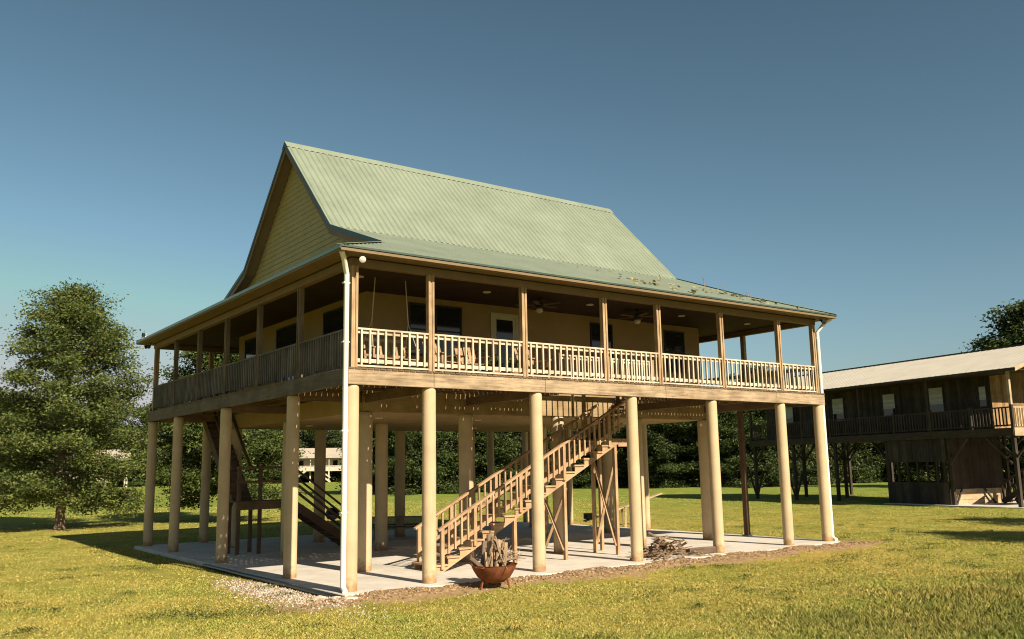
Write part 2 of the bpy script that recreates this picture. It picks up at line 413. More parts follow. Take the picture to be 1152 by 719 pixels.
# core floor box (the plastered ceiling of the open ground floor)
CX0, CX1, CY0, CY1 = X[1], X[5], Y[1], Y[3]
und = MB().box(CX0-.12, CX1+.12, CY0-.10, CY1+.1, SOF, 4.42)
und.build('floor_underside', M['soffit'], house)
MB().box(CX0-.12, CX1+.12, CY0-.14, CY0-.103, SOF+.02, 4.61).build('ledger_board', M['ledger'], house)
for x, y in ((3.4, 5.2), (6.8, 5.2), (9.9, 5.2), (13, 5.2), (3.4, 10), (9.9, 10)):
    MB().lathe([(.12, 0), (.12, .02)], 16, (x, y, SOF-.021)).build('recessed_light', M['lens'], house, True)
# rim boards
def rimx(a, b, y0, y1, m): MB().box(a+.004, b-.004, y0, y1, H, DZ-.004).build('rim_board', m, house, bevel=.006)
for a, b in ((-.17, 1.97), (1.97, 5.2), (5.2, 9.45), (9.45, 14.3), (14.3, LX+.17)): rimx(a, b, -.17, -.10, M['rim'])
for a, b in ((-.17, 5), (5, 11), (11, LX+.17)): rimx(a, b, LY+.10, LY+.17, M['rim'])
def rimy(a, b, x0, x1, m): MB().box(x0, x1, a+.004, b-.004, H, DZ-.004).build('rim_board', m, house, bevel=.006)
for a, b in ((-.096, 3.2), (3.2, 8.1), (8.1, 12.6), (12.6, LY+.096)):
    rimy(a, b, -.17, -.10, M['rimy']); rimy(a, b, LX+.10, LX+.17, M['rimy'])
# deck boards, gapped, with the stair well left open
WX0, WX1, WY0, WY1 = 7.2, 10.7, 1.6, 2.9                 # front stair well
RX0, RX1, RY0, RY1 = 1.15, 1.79, 10.8, 14.1                # rear stair well
mb = MB(); mr2 = MB(); x = -.16
while x < LX+.15:
    x1 = min(x+.134, LX+.165)
    if x1 > WX0 and x < WX1: mb.box(x, x1, -.19, WY0, DZ-.038, DZ)
    else: mb.box(x, x1, -.19, CY0-.02, DZ-.038, DZ)
    mr2.box(x, x1, CY1+.02, LY+.19, DZ-.038, DZ); x += .150
mb.build('porch_floor', M['deck'], house); mr2.build('porch_floor', M['deck'], house)
mb = MB(); mr2 = MB(); y = CY0+.0
while y < CY1-.1:
    y1 = y+.137
    if y1 > RY0: mb.box(-.19, RX0, y, y1, DZ-.038, DZ).box(RX1, CX0-.02, y, y1, DZ-.038, DZ)
    else: mb.box(-.19, CX0-.02, y, y1, DZ-.038, DZ)
    mr2.box(CX1+.02, LX+.19, y, y1, DZ-.038, DZ); y += .150
mb.build('porch_floor', M['deckx'], house); mr2.build('porch_floor', M['deckx'], house)
for y in (.15, .56, .97, 1.38, 1.79, 2.20, 2.61):
    mb = MB()
    if WY0 < y < WY1: mb.box(-.1, WX0, y-.025, y+.025, 4.45, DZ-.042).box(WX1, LX+.1, y-.025, y+.025, 4.45, DZ-.042)
    else: mb.box(-.1, LX+.1, y-.025, y+.025, 4.45, DZ-.042)
    mb.build('joist', M['joist'], house)
for x in (.3, .85, 1.4): MB().box(x-.025, x+.025, CY0, RY0 if x > RX0 else CY1, 4.45, DZ-.042).build('joist', M['joist'], house)
for x in (CX1+.5, CX1+1.1, CX1+1.6): MB().box(x-.025, x+.025, CY0, CY1, 4.45, DZ-.042).build('joist', M['joist'], house)
for x in X[1:3]+X[4:-1]: MB().box(x-.07, x+.07, -.095, CY0-.15, 4.18, 4.395).build('cross_beam', M['joist'], house)
for y in Y[1:-1]: MB().box(-.095, CX0-.13, y-.07, y+.07, 4.18, 4.395).build('cross_beam', M['joist'], house)

# upper walls
def wall(name, x0, x1, y0, y1): MB().box(x0, x1, y0, y1, DZ-.2, CZ+.6).build(name, M['wall'], house)
wall('wall', CX0, CX1, CY0, CY0+.15); wall('wall', CX0, CX1, CY1-.15, CY1)
MB().box(CX0, CX0+.15, CY0+.15, CY1-.15, DZ-.2, CZ+.6).build('wall', M['wall'], house)
MB().box(CX1-.15, CX1, CY0+.15, CY1-.15, DZ-.2, CZ+.6).build('wall', M['wall'], house)
def window_f(x0, x1, z0, z1, y=CY0, mull=False, door=False):
    tw = .09 if door else .05; trim = M['trimwhite'] if door else M['dark']
    f = MB().box(x0-tw, x0, y-.035, y, z0, z1+tw).box(x1, x1+tw, y-.035, y, z0, z1+tw).box(x0, x1, y-.035, y, z1, z1+tw)
    if not door: f.box(x0-tw, x1+tw, y-.05, y, z0-.05, z0)
    o = f.build('door' if door else 'window', trim, house)
    if door:
        MB().box(x0, x1, y-.015, y, z0, z1).build('door_leaf', M['trimwhite'], o)
        MB().box(x0+.11, x1-.11, y-.022, y-.017, z0+.25, z1-.1).build('pane', M['glass'], o)
        MB().tube((x0+.05, y-.06, z0+1.0), (x0+.05, y-.017, z0+1.0), .025, n=8).build('handle', M['greymetal'], o, True)
    else:
        MB().box(x0, x1, y-.012, y-.004, z0, z1).build('pane', M['glass'], o)
        g = MB().box(x0, x1, y-.03, y-.014, (z0+z1)/2-.02, (z0+z1)/2+.02)
        if mull: g.box((x0+x1)/2-.03, (x0+x1)/2+.03, y-.034, y-.014, z0, z1)
        g.build('window_bar', M['dark'], o)
window_f(3.25, 4.85, 5.55, 6.88, mull=True); window_f(5.98, 6.78, DZ, 6.80, door=True)
window_f(9.72, 10.55, 5.3, 6.85); window_f(12.98, 13.84, 5.55, 6.85)
def window_l(y0, y1, z0, z1, x=CX0):
    o = MB().box(x-.035, x, y0-.05, y0, z0-.05, z1+.05).box(x-.035, x, y1, y1+.05, z0-.05, z1+.05).box(x-.035, x, y0, y1, z1, z1+.05).box(x-.035, x, y0, y1, z0-.05, z0).build('window', M['dark'], house)
    MB().box(x-.012, x-.004, y0, y1, z0, z1).build('pane', M['glass'], o)
window_l(4.4, 5.7, 5.4, 6.85); window_l(7.6, 9.2, DZ+.05, 6.85); window_l(10.9, 12.0, 5.4, 6.85)

# porch ceiling, header beam, fascia
E = .56; EZ = 7.22; SL = .374; MID = LY/2; KZ = 9.13; KY = (KZ-EZ)/SL - E; RZ = 12.52; GX0, GX1 = 1.5, 15.1
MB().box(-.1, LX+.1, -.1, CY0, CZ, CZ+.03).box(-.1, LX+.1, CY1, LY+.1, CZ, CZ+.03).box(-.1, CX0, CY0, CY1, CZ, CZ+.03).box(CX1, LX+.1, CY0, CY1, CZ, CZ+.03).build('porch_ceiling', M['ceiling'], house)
hd = M['fascia']
MB().box(-.08, LX+.08, -.08, .08, HB, CZ-.003).build('header_beam', hd, house); MB().box(-.08, LX+.08, LY-.08, LY+.08, HB, CZ-.003).build('header_beam', hd, house)
MB().box(-.08, .08, .081, LY-.081, HB, CZ-.003).build('header_beam', hd, house); MB().box(LX-.08, LX+.08, .081, LY-.081, HB, CZ-.003).build('header_beam', hd, house)
fz0, fz1 = EZ-.105, EZ-.036
MB().box(-E, LX+E, -E, -E+.03, fz0, fz1).build('fascia_board', M['fascia'], house); MB().box(-E, LX+E, LY+E-.03, LY+E, fz0, fz1).build('fascia_board', M['fascia'], house)
MB().box(-E, -E+.03, -E+.031, LY+E-.031, fz0, fz1).build('fascia_board', M['fascia'], house); MB().box(LX+E-.03, LX+E, -E+.031, LY+E-.031, fz0, fz1).build('fascia_board', M['fascia'], house)
s = MB(); z = fz0+.006
s.box(-E+.031, LX+E-.031, -E+.031, -.102, z, z+.02).box(-E+.031, LX+E-.031, LY+.102, LY+E-.031, z, z+.02)
s.box(-E+.031, -.102, -.1, LY+.1, z, z+.02).box(LX+.102, LX+E-.031, -.1, LY+.1, z, z+.02).build('soffit', M['fascia'], house)
for x in (.95, 4.69, 8.32, 12.14, 15.3): MB().lathe([(.11, 0), (.11, .02)], 16, (x, 1.6, CZ-.021)).build('recessed_light', M['lens'], house, True)

# roofs: real ribbed sheets.  prof(): positions and heights across the sheet
def prof(a, b, pitch=.203, k=1):
    out = [(a, 0)]; x = a+.05
    while x < b-.1:
        for d, h in ((0, 0), (.034, .042), (.07, .042), (.104, 0)):
            if x+d < b: out.append((x+d, h*k))
        x += pitch
    return out + [(b, 0)]
def sheet(pts, lo, hi):                                   # lo(t), hi(t) give 3D ends; heights lift straight up
    mb = MB(); n = 0
    for t, h in pts:
        a = Vector(lo(t)); b = Vector(hi(t)); mb.v += [(a.x, a.y, a.z+h), (b.x, b.y, b.z+h)]
    for i in range(len(pts)-1): mb.f.append((2*i, 2*i+2, 2*i+3, 2*i+1))
    return mb
def zs(d): return EZ + SL*(d+E)                           # height of the low skirt at distance d inside the post line
def hipx(x):                                              # depth reached by front and rear skirts at this x
    if GX0 <= x <= GX1: return KY
    return min(x, LX-x) if -E <= x <= LX+E else -E
ps = sorted(set(prof(-E, LX+E, .203, .5) + [(GX0-.0001, 0), (GX0, 0), (GX1, 0), (GX1+.0001, 0)]))
front = sheet(ps, lambda x: (x, -E, EZ), lambda x: (x, hipx(x), zs(hipx(x)))).build('porch_roof', M['roof'], house)
sheet(ps, lambda x: (x, LY+E, EZ), lambda x: (x, LY-hipx(x), zs(hipx(x)))).build('porch_roof', M['roof'], house)
py_ = prof(-E, LY+E, .203, .5)
dl = lambda y: min(y, LY-y, CX0)
lp = sheet(py_, lambda y: (-E, y, EZ), lambda y: (dl(y), y, zs(dl(y)))).build('porch_roof', M['roof'], house)
sheet(py_, lambda y: (LX+E, y, EZ), lambda y: (LX-dl(y), y, zs(dl(y)))).build('porch_roof', M['roof'], house)
# drip edges and hip caps
MB().box(-E-.02, LX+E+.02, -E-.025, -E-.002, EZ-.03, EZ+.012).build('drip_edge', M['trimgreen'], house)
MB().box(-E-.02, LX+E+.02, LY+E+.002, LY+E+.025, EZ-.03, EZ+.012).build('drip_edge', M['trimgreen'], house)
MB().box(-E-.025, -E-.002, -E, LY+E, EZ-.06, EZ+.015).build('drip_edge', M['drip'], house)
MB().box(LX+E+.002, LX+E+.025, -E, LY+E, EZ-.03, EZ+.012).build('drip_edge', M['drip'], house)
hipt = GX0-.02
for sx, ox in ((1, 0), (-1, LX)):
    for sy, oy in ((1, 0), (-1, LY)):
        MB().bar((ox-sx*E, oy-sy*E, EZ+.03), (ox+sx*hipt, oy+sy*hipt, zs(hipt)+.03), .2, .012).build('hip_cap', M['roof'], house)
# main gable roof, its sheets lapping over the skirt
pm = prof(GX0, GX1); ov = .13
mr_ = sheet(pm, lambda x: (x, KY-ov, KZ-ov+.075), lambda x: (x, MID, RZ+.05)).build('main_roof', M['roof'], house)
sheet(pm, lambda x: (x, LY-KY+ov, KZ-ov+.075), lambda x: (x, MID, RZ+.05)).build('main_roof', M['roof'], house)
for sgn in (-1, 1):
    MB().quadbox([(GX0-.02, MID+sgn*.20, RZ-.115), (GX1+.02, MID+sgn*.20, RZ-.115), (GX1+.02, MID, RZ+.085), (GX0-.02, MID, RZ+.085),
                  (GX0-.02, MID+sgn*.20, RZ-.10), (GX1+.02, MID+sgn*.20, RZ-.10), (GX1+.02, MID, RZ+.10), (GX0-.02, MID, RZ+.10)]).build('ridge_cap', M['roof'], house)
# gable walls: real lapped boards
def prof_y(z):                                            # front edge of the roof profile at height z
    return KY + (z-KZ)/(RZ-KZ)*(MID-KY) if z > KZ else (z-EZ)/SL - E
for gx, sg in ((CX0, -1), (CX1, 1)):
    mb = MB(); z = zs(CX0)-.1
    while z < RZ-.08:
        z1 = min(z+.165, RZ-.06); a0, a1 = prof_y(max(z, zs(CX0)-.1))+.03, prof_y(z1)+.03
        o0, o1 = gx+sg*.034, gx+sg*.008
        mb.poly([(o0, a0, z), (o0, LY-a0, z), (o1, LY-a1, z1), (o1, a1, z1)])
        mb.poly([(gx, a0, z), (gx, LY-a0, z), (o0, LY-a0, z), (o0, a0, z)]); z += .165
    mb.build('gable_siding', M['siding'], house)
    ex = GX0 if sg < 0 else GX1; e1 = ex + (-.0 if sg < 0 else .0)
    line = [(GX0, zs(GX0)), (KY, KZ), (MID, RZ)]
    for mir in (0, 1):
        pts = [(LY-y if mir else y, z) for y, z in line]
        rb_ = MB(); sf = MB(); tr = MB()
        for (ya, za), (yb, zb) in zip(pts, pts[1:]):
            q = lambda xa, xb, da, db, m_: m_.quadbox([(xa, ya, za-db), (xb, ya, za-db), (xb, yb, zb-db), (xa, yb, zb-db), (xa, ya, za-da), (xb, ya, za-da), (xb, yb, zb-da), (xa, yb, zb-da)])
            i0, i1 = (ex+.012, ex+.045) if sg < 0 else (ex-.045, ex-.012)
            q(i0, i1, .02, .24, rb_)
            j0, j1 = (ex+.046, gx-.036) if sg < 0 else (gx+.036, ex-.046)
            q(j0, j1, .10, .13, sf)
            t0, t1 = (ex-.012, ex+.010) if sg < 0 else (ex-.010, ex+.012)
            q(t0, t1, -.05, .075, tr)
        rb_.build('rake_board', M['fascia'], house); sf.build('rake_soffit', M['fascia'], house); tr.build('rake_trim', M['trimgreen'], house)

# porch posts: two planks with a recess between
PX = [.02, 1.97, 4.67, 7.37, 9.40, 12.04, 14.76, 16.57]
PYL = [2.86, 5.58, 8.20, 10.77, 13.30, 15.78]
def porch_post(x, y, along='x', m='post'):
    w, g = .055, .022
    mb = MB()
    if along == 'x': mb.box(x-g-w, x-g, y-.07, y+.06, DZ, HB).box(x+g, x+g+w, y-.07, y+.06, DZ, HB).box(x-g, x+g, y-.045, y+.055, DZ, HB)
    else: mb.box(x-.06, x+.06, y-g-w, y-g, DZ, HB).box(x-.06, x+.06, y+g, y+g+w, DZ, HB).box(x-.04, x+.045, y-g, y+g, DZ, HB)
    mb.build('porch_post', M[m], house)
for x in PX: porch_post(x, 0); porch_post(x, LY)
for y in PYL[:-1]: porch_post(0, y, 'y', 'shadepost'); porch_post(LX, y, 'y')
# railings
def railing(a, b, axis, c, rail, balm, step, w=.042, out=-1, zt=5.56, zb=4.80, d=.045):
    """from a to b along axis at cross position c; balusters on the outer face"""
    def bx(mb, p0, p1, q0, q1, z0, z1):
        return mb.box(p0, p1, c+q0, c+q1, z0, z1) if axis == 'x' else mb.box(c+q0, c+q1, p0, p1, z0, z1)
    r = MB(); bx(r, a, b, -.07, .05, zt-.04, zt); bx(r, a, b, -.02, .02, zt-.12, zt-.041); bx(r, a, b, -.02, .02, zb, zb+.085)
    o = r.build('railing', rail, house)
    n = max(2, int(round((b-a)/step))); m_ = MB(); s_ = (b-a)/n
    for i in range(n):
        p = a + s_*(i+.5) + random.uniform(-.008, .008)
        e = random.choice((0, 0, 0, -.07)) - random.uniform(0, .015)
        if out < 0: bx(m_, p-w/2, p+w/2, -.022-d, -.022, zb-.02+e, zt-.042)
        else: bx(m_, p-w/2, p+w/2, .022, .022+d, zb-.02+e, zt-.042)
    m_.build('baluster_row', balm, o)
for a, b in zip(PX, PX[1:]):
    railing(a+.08, b-.08, 'x', -.0, M['railx'], M['bal'], .195)
    railing(a+.08, b-.08, 'x', LY, M['railx'], M['bal'], .195, out=1)
ys = [.02]+PYL
for a, b in zip(ys, ys[1:]):
    railing(a+.08, b-.08, 'y', 0, M['shaderail'], M['shadebal'], .135, .05)
    railing(a+.08, b-.08, 'y', LX, M['railx'], M['bal'], .195, out=1)
for p in zip(PX, PX[1:]): MB().box(p[0]+.08, p[1]-.08, -.06, -.02, DZ+.035, DZ+.075).build('toe_rail', M['railx'], house)
# railing round the front stair well
for a, b in ((7.13, 8.80), (8.92, 10.6)): railing(a, b, 'x', 1.54, M['railx'], M['bal'], .2)
for x in (7.07, 8.86, 10.66): MB().box(x-.05, x+.05, 1.49, 1.59, DZ, 5.6).build('well_post', M['post'], house)
railing(1.62, 2.9, 'y', 10.7, M['railx'], M['bal'], .2)

# downspouts, lamps, small fixtures
def downspout(x, y, ex, ey):
    d = MB().path([(ex, ey, EZ-.1), (ex*.6+x*.4, ey*.6+y*.4, EZ-.2), (x, y, EZ-.52), (x, y, .16), (x+ (x-ex)*-.0, y-.03, .08), (x-.02, y-.16, .03)], [.06]*6, 12)
    o = d.build('downspout', M['white'], house, True)
    for z in (1.6, 3.3, 5.2, 6.5): MB().box(x-.075, x+.075, y-.02, y+.075, z, z+.03).build('strap', M['white'], o)
downspout(-.20, -.10, -.50, -.46); downspout(LX+.24, -.02, LX+.50, -.4)
def flood(x, y, z, dx, dy, heads):
    o = MB().lathe([(.05, 0), (.05, .05)], 12, (x, y, z)).build('flood_light', M['greymetal'], house, True)
    for a in heads:
        d = Vector((dx, dy, -.5)).normalized(); d.rotate(Matrix.Rotation(a, 3, 'Z')); p = Vector((x, y, z-.02))
        MB().path([p, p+d*.07, p+d*.09, p+d*.2, p+d*.21], [.025, .025, .045, .075, .06], 12).build('lamp_head', M['lens'] if len(heads) == 1 else M['dark'], o, True)
flood(.06, -.30, fz0-.03, -.4, -1, (0,)); flood(LX+.05, -.28, fz0-.03, .3, -1, (-.5, .5)); flood(-.2, LY+.1, fz0-.03, -1, -.4, (-.6, .6))
fx = MB().box(-.47, -.33, LY+.2, LY+.34, EZ+.02, EZ+.3).build('roof_camera', M['white'], house, bevel=.03)
MB().lathe([(.05, 0), (.075, .05), (.06, .14)], 10, (-.43, LY+.19, EZ+.15)).build('lens_hood', M['black'], fx, True)
# leaves that have drifted on the low roof
vs = []
for k in range(75):
    x = random.choice((random.gauss(12.3, 1.2), random.gauss(9.6, .5), random.uniform(8.5, 16), 10.3+random.gauss(0, .12), 14.3+random.gauss(0, .5))); d = random.uniform(-.3, min(KY-.3, LX-x-.2, 3.4))
    p = np.array([x, d, zs(d)+.035]); a = random.uniform(0, 6.28); L_ = random.uniform(.03, .11); W_ = random.uniform(.015, .035)
    u = np.array([math.cos(a), math.sin(a), SL*math.sin(a)])*L_; v = np.array([-math.sin(a), math.cos(a), SL*math.cos(a)])*W_ + np.array([0, 0, random.uniform(0, .05)])
    vs += [p-u-v, p+u-v, p+u+v, p-u+v]
tag(fast_mesh('fallen_leaves', np.array(vs), 4, M['litter']), 'dry brown leaves drifted on the low green porch roof', 'leaves', kind='stuff')
for i, (x, d, h) in enumerate(((13.6, 1.9, .42), (14.2, 1.6, .25), (15.05, 1.3, .2), (12.3, 2.6, .2))):
    p = Vector((x, d, zs(d)+.005)); mb = MB().path([p, p+Vector((.03, 0, h*.5)), p+Vector((-.02, .02, h))], [.014, .01, .005], 5)
    for k in range(3): a = p+Vector((.01, 0, h*(.4+.2*k))); mb.tube(a, a+Vector((random.uniform(-.14, .14), 0, .09)), .008, .004, 5)
    tag(mb.build('twig', M['stick']), 'small dry twig stuck upright on the low green porch roof', 'twig', 'twigs stuck on the porch roof')

# ------------------------------------------------------------------ front staircase
st = thing('wooden_staircase', 'sunlit wooden staircase climbing from the concrete pad up to the porch stair well', 'staircase', (2.6, 1.8, 0))
def S(mb, name, mat, parent=None, off=None):
    off = off or st.location
    mb.v = [(a-off[0], b-off[1], c-off[2]) for a, b, c in mb.v]
    return mb.build(name, mat, parent or st)
NY, FY = 1.55, 2.57; SLP = .523
zb_ = lambda x: .05 + SLP*(x-3.35)
xt = lambda i: 3.35 + (.18*i-.35)/SLP
prof_s = [(3.35-.05/SLP, 0.001)]; prof_s.append((9.16, zb_(9.16))); prof_s.append((9.16, 3.19)); 
i = 17
prof_s.append((xt(18)+.02, 3.19))
while i >= 1:
    prof_s += [(xt(i+1)+.02, .18*i-.045), (xt(i)+.02, .18*i-.045)]; i -= 1
prof_s.append((xt(1)+.02, 0.001))
for y in (NY, FY): S(MB().prism_y(prof_s, y-.022, y+.022), 'stringer', M['stair'])
for i in range(1, 18): S(MB().box(xt(i)-.03, xt(i)+.345, NY-.06, FY+.06, .18*i-.042, .18*i), 'tread', M['stair'])
S(MB().box(xt(18)-.02, 9.72, NY-.06, 2.98, 3.2, 3.24), 'landing', M['stair'])
S(MB().box(9.17, 9.7, NY-.02, NY+.02, 3.02, 3.195), 'landing_beam', M['stair'])
hr = lambda x: zb_(x)+1.08; lr = lambda x: zb_(x)+.46
newel = (3.2, 4.16, 5.6, 7.1, 8.8)
for y, so in ((NY-.045, -1), (FY+.045, 1)):
    S(MB().bar((3.08, y, hr(3.08)), (9.45, y, hr(9.45)), .11, .055), 'handrail', M['stair'])
    S(MB().bar((3.2, y, lr(3.2)), (9.35, y, lr(9.35)), .045, .1), 'lower_rail', M['stair'])
    for x in newel: S(MB().box(x-.045, x+.045, y-.04, y+.04, max(0.001, zb_(x)+.1), hr(x)-.02), 'newel_post', M['stairz'])
    for n0, n1 in zip(newel, newel[1:]+(9.4,)):
        mb = MB(); x = n0+.16
        while x < n1-.09: mb.box(x-.024, x+.024, y+so*.022, y+so*.065, lr(x)-.08, hr(x)-.02); x += .19
        S(mb, 'baluster_row', M['stairz'])
for x in (5.45, 7.15, 9.06):
    for y in (NY+.03, FY-.03): S(MB().box(x-.045, x+.045, y-.045, y+.045, 0, zb_(x)+.02), 'support_leg', M['stairz'])
for x in (7.15, 9.06):
    zt = zb_(x)-.15
    S(MB().bar((x-.06, NY+.03, .25), (x-.06, FY-.03, zt), .03, .09, (1, 0, 0)), 'cross_brace', M['stairz'])
    S(MB().bar((x+.06, FY-.03, .25), (x+.06, NY+.03, zt), .03, .09, (1, 0, 0)), 'cross_brace', M['stairz'])
for y in (2.9,): S(MB().box(9.6, 9.69, y-.045, y+.045, 0, 3.195), 'support_leg', M['stairz'])
# the return flight up to the porch floor
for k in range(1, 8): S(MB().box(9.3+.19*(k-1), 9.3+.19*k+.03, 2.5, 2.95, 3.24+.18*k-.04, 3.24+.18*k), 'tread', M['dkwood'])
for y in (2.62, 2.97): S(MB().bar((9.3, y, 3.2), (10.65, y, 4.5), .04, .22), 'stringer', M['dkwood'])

# ------------------------------------------------------------------ rear staircase, under the far side
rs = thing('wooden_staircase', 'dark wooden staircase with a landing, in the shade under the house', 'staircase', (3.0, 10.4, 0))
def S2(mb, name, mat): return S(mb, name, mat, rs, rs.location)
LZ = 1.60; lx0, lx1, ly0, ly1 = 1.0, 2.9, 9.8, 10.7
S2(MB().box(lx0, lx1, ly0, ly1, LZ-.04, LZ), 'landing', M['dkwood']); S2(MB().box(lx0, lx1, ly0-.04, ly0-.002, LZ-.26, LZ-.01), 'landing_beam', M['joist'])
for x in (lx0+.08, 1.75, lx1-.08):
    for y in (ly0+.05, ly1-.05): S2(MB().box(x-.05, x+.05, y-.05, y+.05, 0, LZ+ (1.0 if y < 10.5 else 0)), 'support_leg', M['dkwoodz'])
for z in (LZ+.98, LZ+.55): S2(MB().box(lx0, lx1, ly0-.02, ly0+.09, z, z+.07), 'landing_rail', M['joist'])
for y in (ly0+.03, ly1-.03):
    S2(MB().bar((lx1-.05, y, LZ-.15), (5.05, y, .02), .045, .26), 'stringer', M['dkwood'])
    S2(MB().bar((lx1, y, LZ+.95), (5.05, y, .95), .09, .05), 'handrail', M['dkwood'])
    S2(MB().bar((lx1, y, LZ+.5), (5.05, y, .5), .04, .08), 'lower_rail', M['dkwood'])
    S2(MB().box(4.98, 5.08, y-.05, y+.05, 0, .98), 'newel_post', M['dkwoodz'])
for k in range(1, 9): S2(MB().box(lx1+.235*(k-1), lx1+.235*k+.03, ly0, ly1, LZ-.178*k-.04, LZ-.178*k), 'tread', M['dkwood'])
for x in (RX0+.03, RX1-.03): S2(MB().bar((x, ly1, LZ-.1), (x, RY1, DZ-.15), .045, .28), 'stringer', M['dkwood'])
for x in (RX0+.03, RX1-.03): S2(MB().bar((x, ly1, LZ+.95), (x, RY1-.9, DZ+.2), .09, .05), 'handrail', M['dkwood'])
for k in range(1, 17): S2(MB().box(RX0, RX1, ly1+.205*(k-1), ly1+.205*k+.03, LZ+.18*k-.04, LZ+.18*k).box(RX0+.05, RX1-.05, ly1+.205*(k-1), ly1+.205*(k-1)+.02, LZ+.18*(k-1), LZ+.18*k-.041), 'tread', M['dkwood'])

# ------------------------------------------------------------------ things on the porch
fan = thing('ceiling_fan', 'dark ceiling fan with a lamp, hung over the porch beside the glazed door', 'ceiling fan', (6.45, 1.6, CZ), 0, 'ceiling fans over the front porch')
MB().lathe([(.06, 0), (.07, -.03), (.015, -.05), (.015, -.12), (.09, -.13), (.12, -.18), (.12, -.24), (.06, -.27)], 16).build('motor', M['dark'], fan, True)
MB().lathe([(.05, -.272), (.1, -.31), (.105, -.36), (.06, -.41), (.01, -.42)], 16).build('lamp_shade', M['trimwhite'], fan, True)
for k in range(5):
    a = 2*math.pi*k/5+.12; d = Vector((math.cos(a), math.sin(a), 0)); MB().bar(Vector((0, 0, -.2))+d*.11, Vector((0, 0, -.2))+d*.66, .13, .012).build('blade', M['dkwood'], fan)
dup(fan, (10.2, 1.6, CZ), .5, label='dark ceiling fan hung over the porch between the two narrow windows')

sw = thing('porch_swing', 'slatted wooden porch swing hung on pale ropes near the porch corner', 'porch swing', (1.75, 1.45, DZ))
mb = MB()
for k in range(5): mb.box(-.62, .62, -.25+.1*k, -.17+.1*k, .42, .445)
mb.build('seat', M['wicker'], sw)
mb = MB()
for k in range(6): x = -.55+.22*k; mb.bar((x, .27, .43), (x, .42, .95), .06, .02, (0, 1, 0))
mb.bar((-.62, .42, .95), (.62, .42, .95), .03, .08).bar((-.62, .3, .55), (.62, .3, .55), .03, .06).build('backrest', M['wicker'], sw)
for s_ in (-1, 1): MB().box(s_*.6-.03, s_*.6+.03, -.28, .34, .66, .69).box(s_*.6-.025, s_*.6+.025, -.26, -.2, .43, .66).build('armrest', M['wicker'], sw)
for s_ in (-1, 1):
    MB().tube((s_*.6, -.2, .68), (s_*.5, .06, 1.35), .009, n=6).tube((s_*.6, .36, .8), (s_*.5, .06, 1.35), .009, n=6).tube((s_*.5, .06, 1.35), (s_*.42, .06, CZ-DZ), .012, n=6).build('rope', M['railx'], sw)

ch = thing('porch_chair', 'slatted wooden porch chair standing closest to the porch swing', 'chair', (3.05, 1.15, DZ), .2, 'slatted chairs on the porch')
mb = MB()
for k in range(5): mb.box(-.27+.11*k, -.18+.11*k, -.28, .25, .38, .405)
mb.build('seat', M['wicker'], ch)
mb = MB()
for k in range(5): x = -.22+.11*k; mb.bar((x, .24, .36), (x*1.1, .48, 1.0-.03*abs(k-2)), .085, .02, (0, 1, 0))
mb.bar((-.28, .3, .55), (.28, .3, .55), .02, .06).build('backrest', M['wicker'], ch)
for s_ in (-1, 1):
    MB().box(s_*.3-.05, s_*.3+.05, -.32, .32, .58, .605).build('armrest', M['wicker'], ch)
    MB().box(s_*.29-.03, s_*.29+.03, -.27, -.2, 0, .58).build('leg', M['wicker'], ch); MB().bar((s_*.29, .2, .4), (s_*.29, .36, 0), .05, .06).build('leg', M['wicker'], ch)
dup(ch, (3.95, 1.25, DZ), -.15, label='slatted wooden porch chair in front of the wide window')
dup(ch, (5.75, 1.0, DZ), .1, label='slatted wooden porch chair in front of the glazed door')

ic = thing('iron_chair', 'dark iron chair with a curled back beside the glazed door', 'chair', (5.2, 2.45, DZ))
MB().lathe([(.22, .42), (.23, .44), (.2, .455)], 18).build('seat', M['dark'], ic, True)
for a in (.8, 2.35, 3.9, 5.5): MB().tube((.17*math.cos(a), .17*math.sin(a), .43), (.23*math.cos(a), .23*math.sin(a), 0), .013, n=6).build('leg', M['dark'], ic)
arc = [(.24*math.cos(t), .2, .78+.24*math.sin(t)) for t in [math.pi*k/10 for k in range(11)]]
mb = MB().path([(.22, .12, .44), (.24, .2, .78)], [.012]*2, 6).path([(-.22, .12, .44), (-.24, .2, .78)], [.012]*2, 6).path(arc, [.012]*11, 6)
for sx in (-1, 1): mb.path([(sx*(.09+.08*math.cos(t)*(1-t/9)), .2, .82+.09*math.sin(t)*(1-t/9)) for t in [.5*k for k in range(12)]], [.009]*12, 5)
mb.build('backrest', M['dark'], ic)
pot_l = ['terracotta pot on the porch floor beside the door', 'terracotta pot on the porch floor below the wide window']
for (x, y), lb in zip(((4.9, .75), (4.35, .8)), pot_l):
    p = thing('flower_pot', lb, 'pot', (x, y, DZ), 0, 'pots on the porch floor')
    MB().lathe([(.11, 0), (.15, .24), (.17, .25), (.17, .3), (.14, .3), (.13, .24)], 16).build('pot_body', plain('terracotta', (.33, .14, .07), .8, .2, 5) if not bpy.data.materials.get('terracotta') else bpy.data.materials['terracotta'], p, True)
    fv = []
    for k in range(160):
        c_ = np.array([random.gauss(0, .1), random.gauss(0, .1), .34+abs(random.gauss(0, .12))]); a = rng.normal(size=3); a /= np.linalg.norm(a); b_ = np.cross(a, rng.normal(size=3)); b_ /= np.linalg.norm(b_)
        fv += [c_-a*.05, c_+b_*.02, c_+a*.05, c_-b_*.02]
    fast_mesh('foliage', np.array(fv), 4, M['leaf'], p)

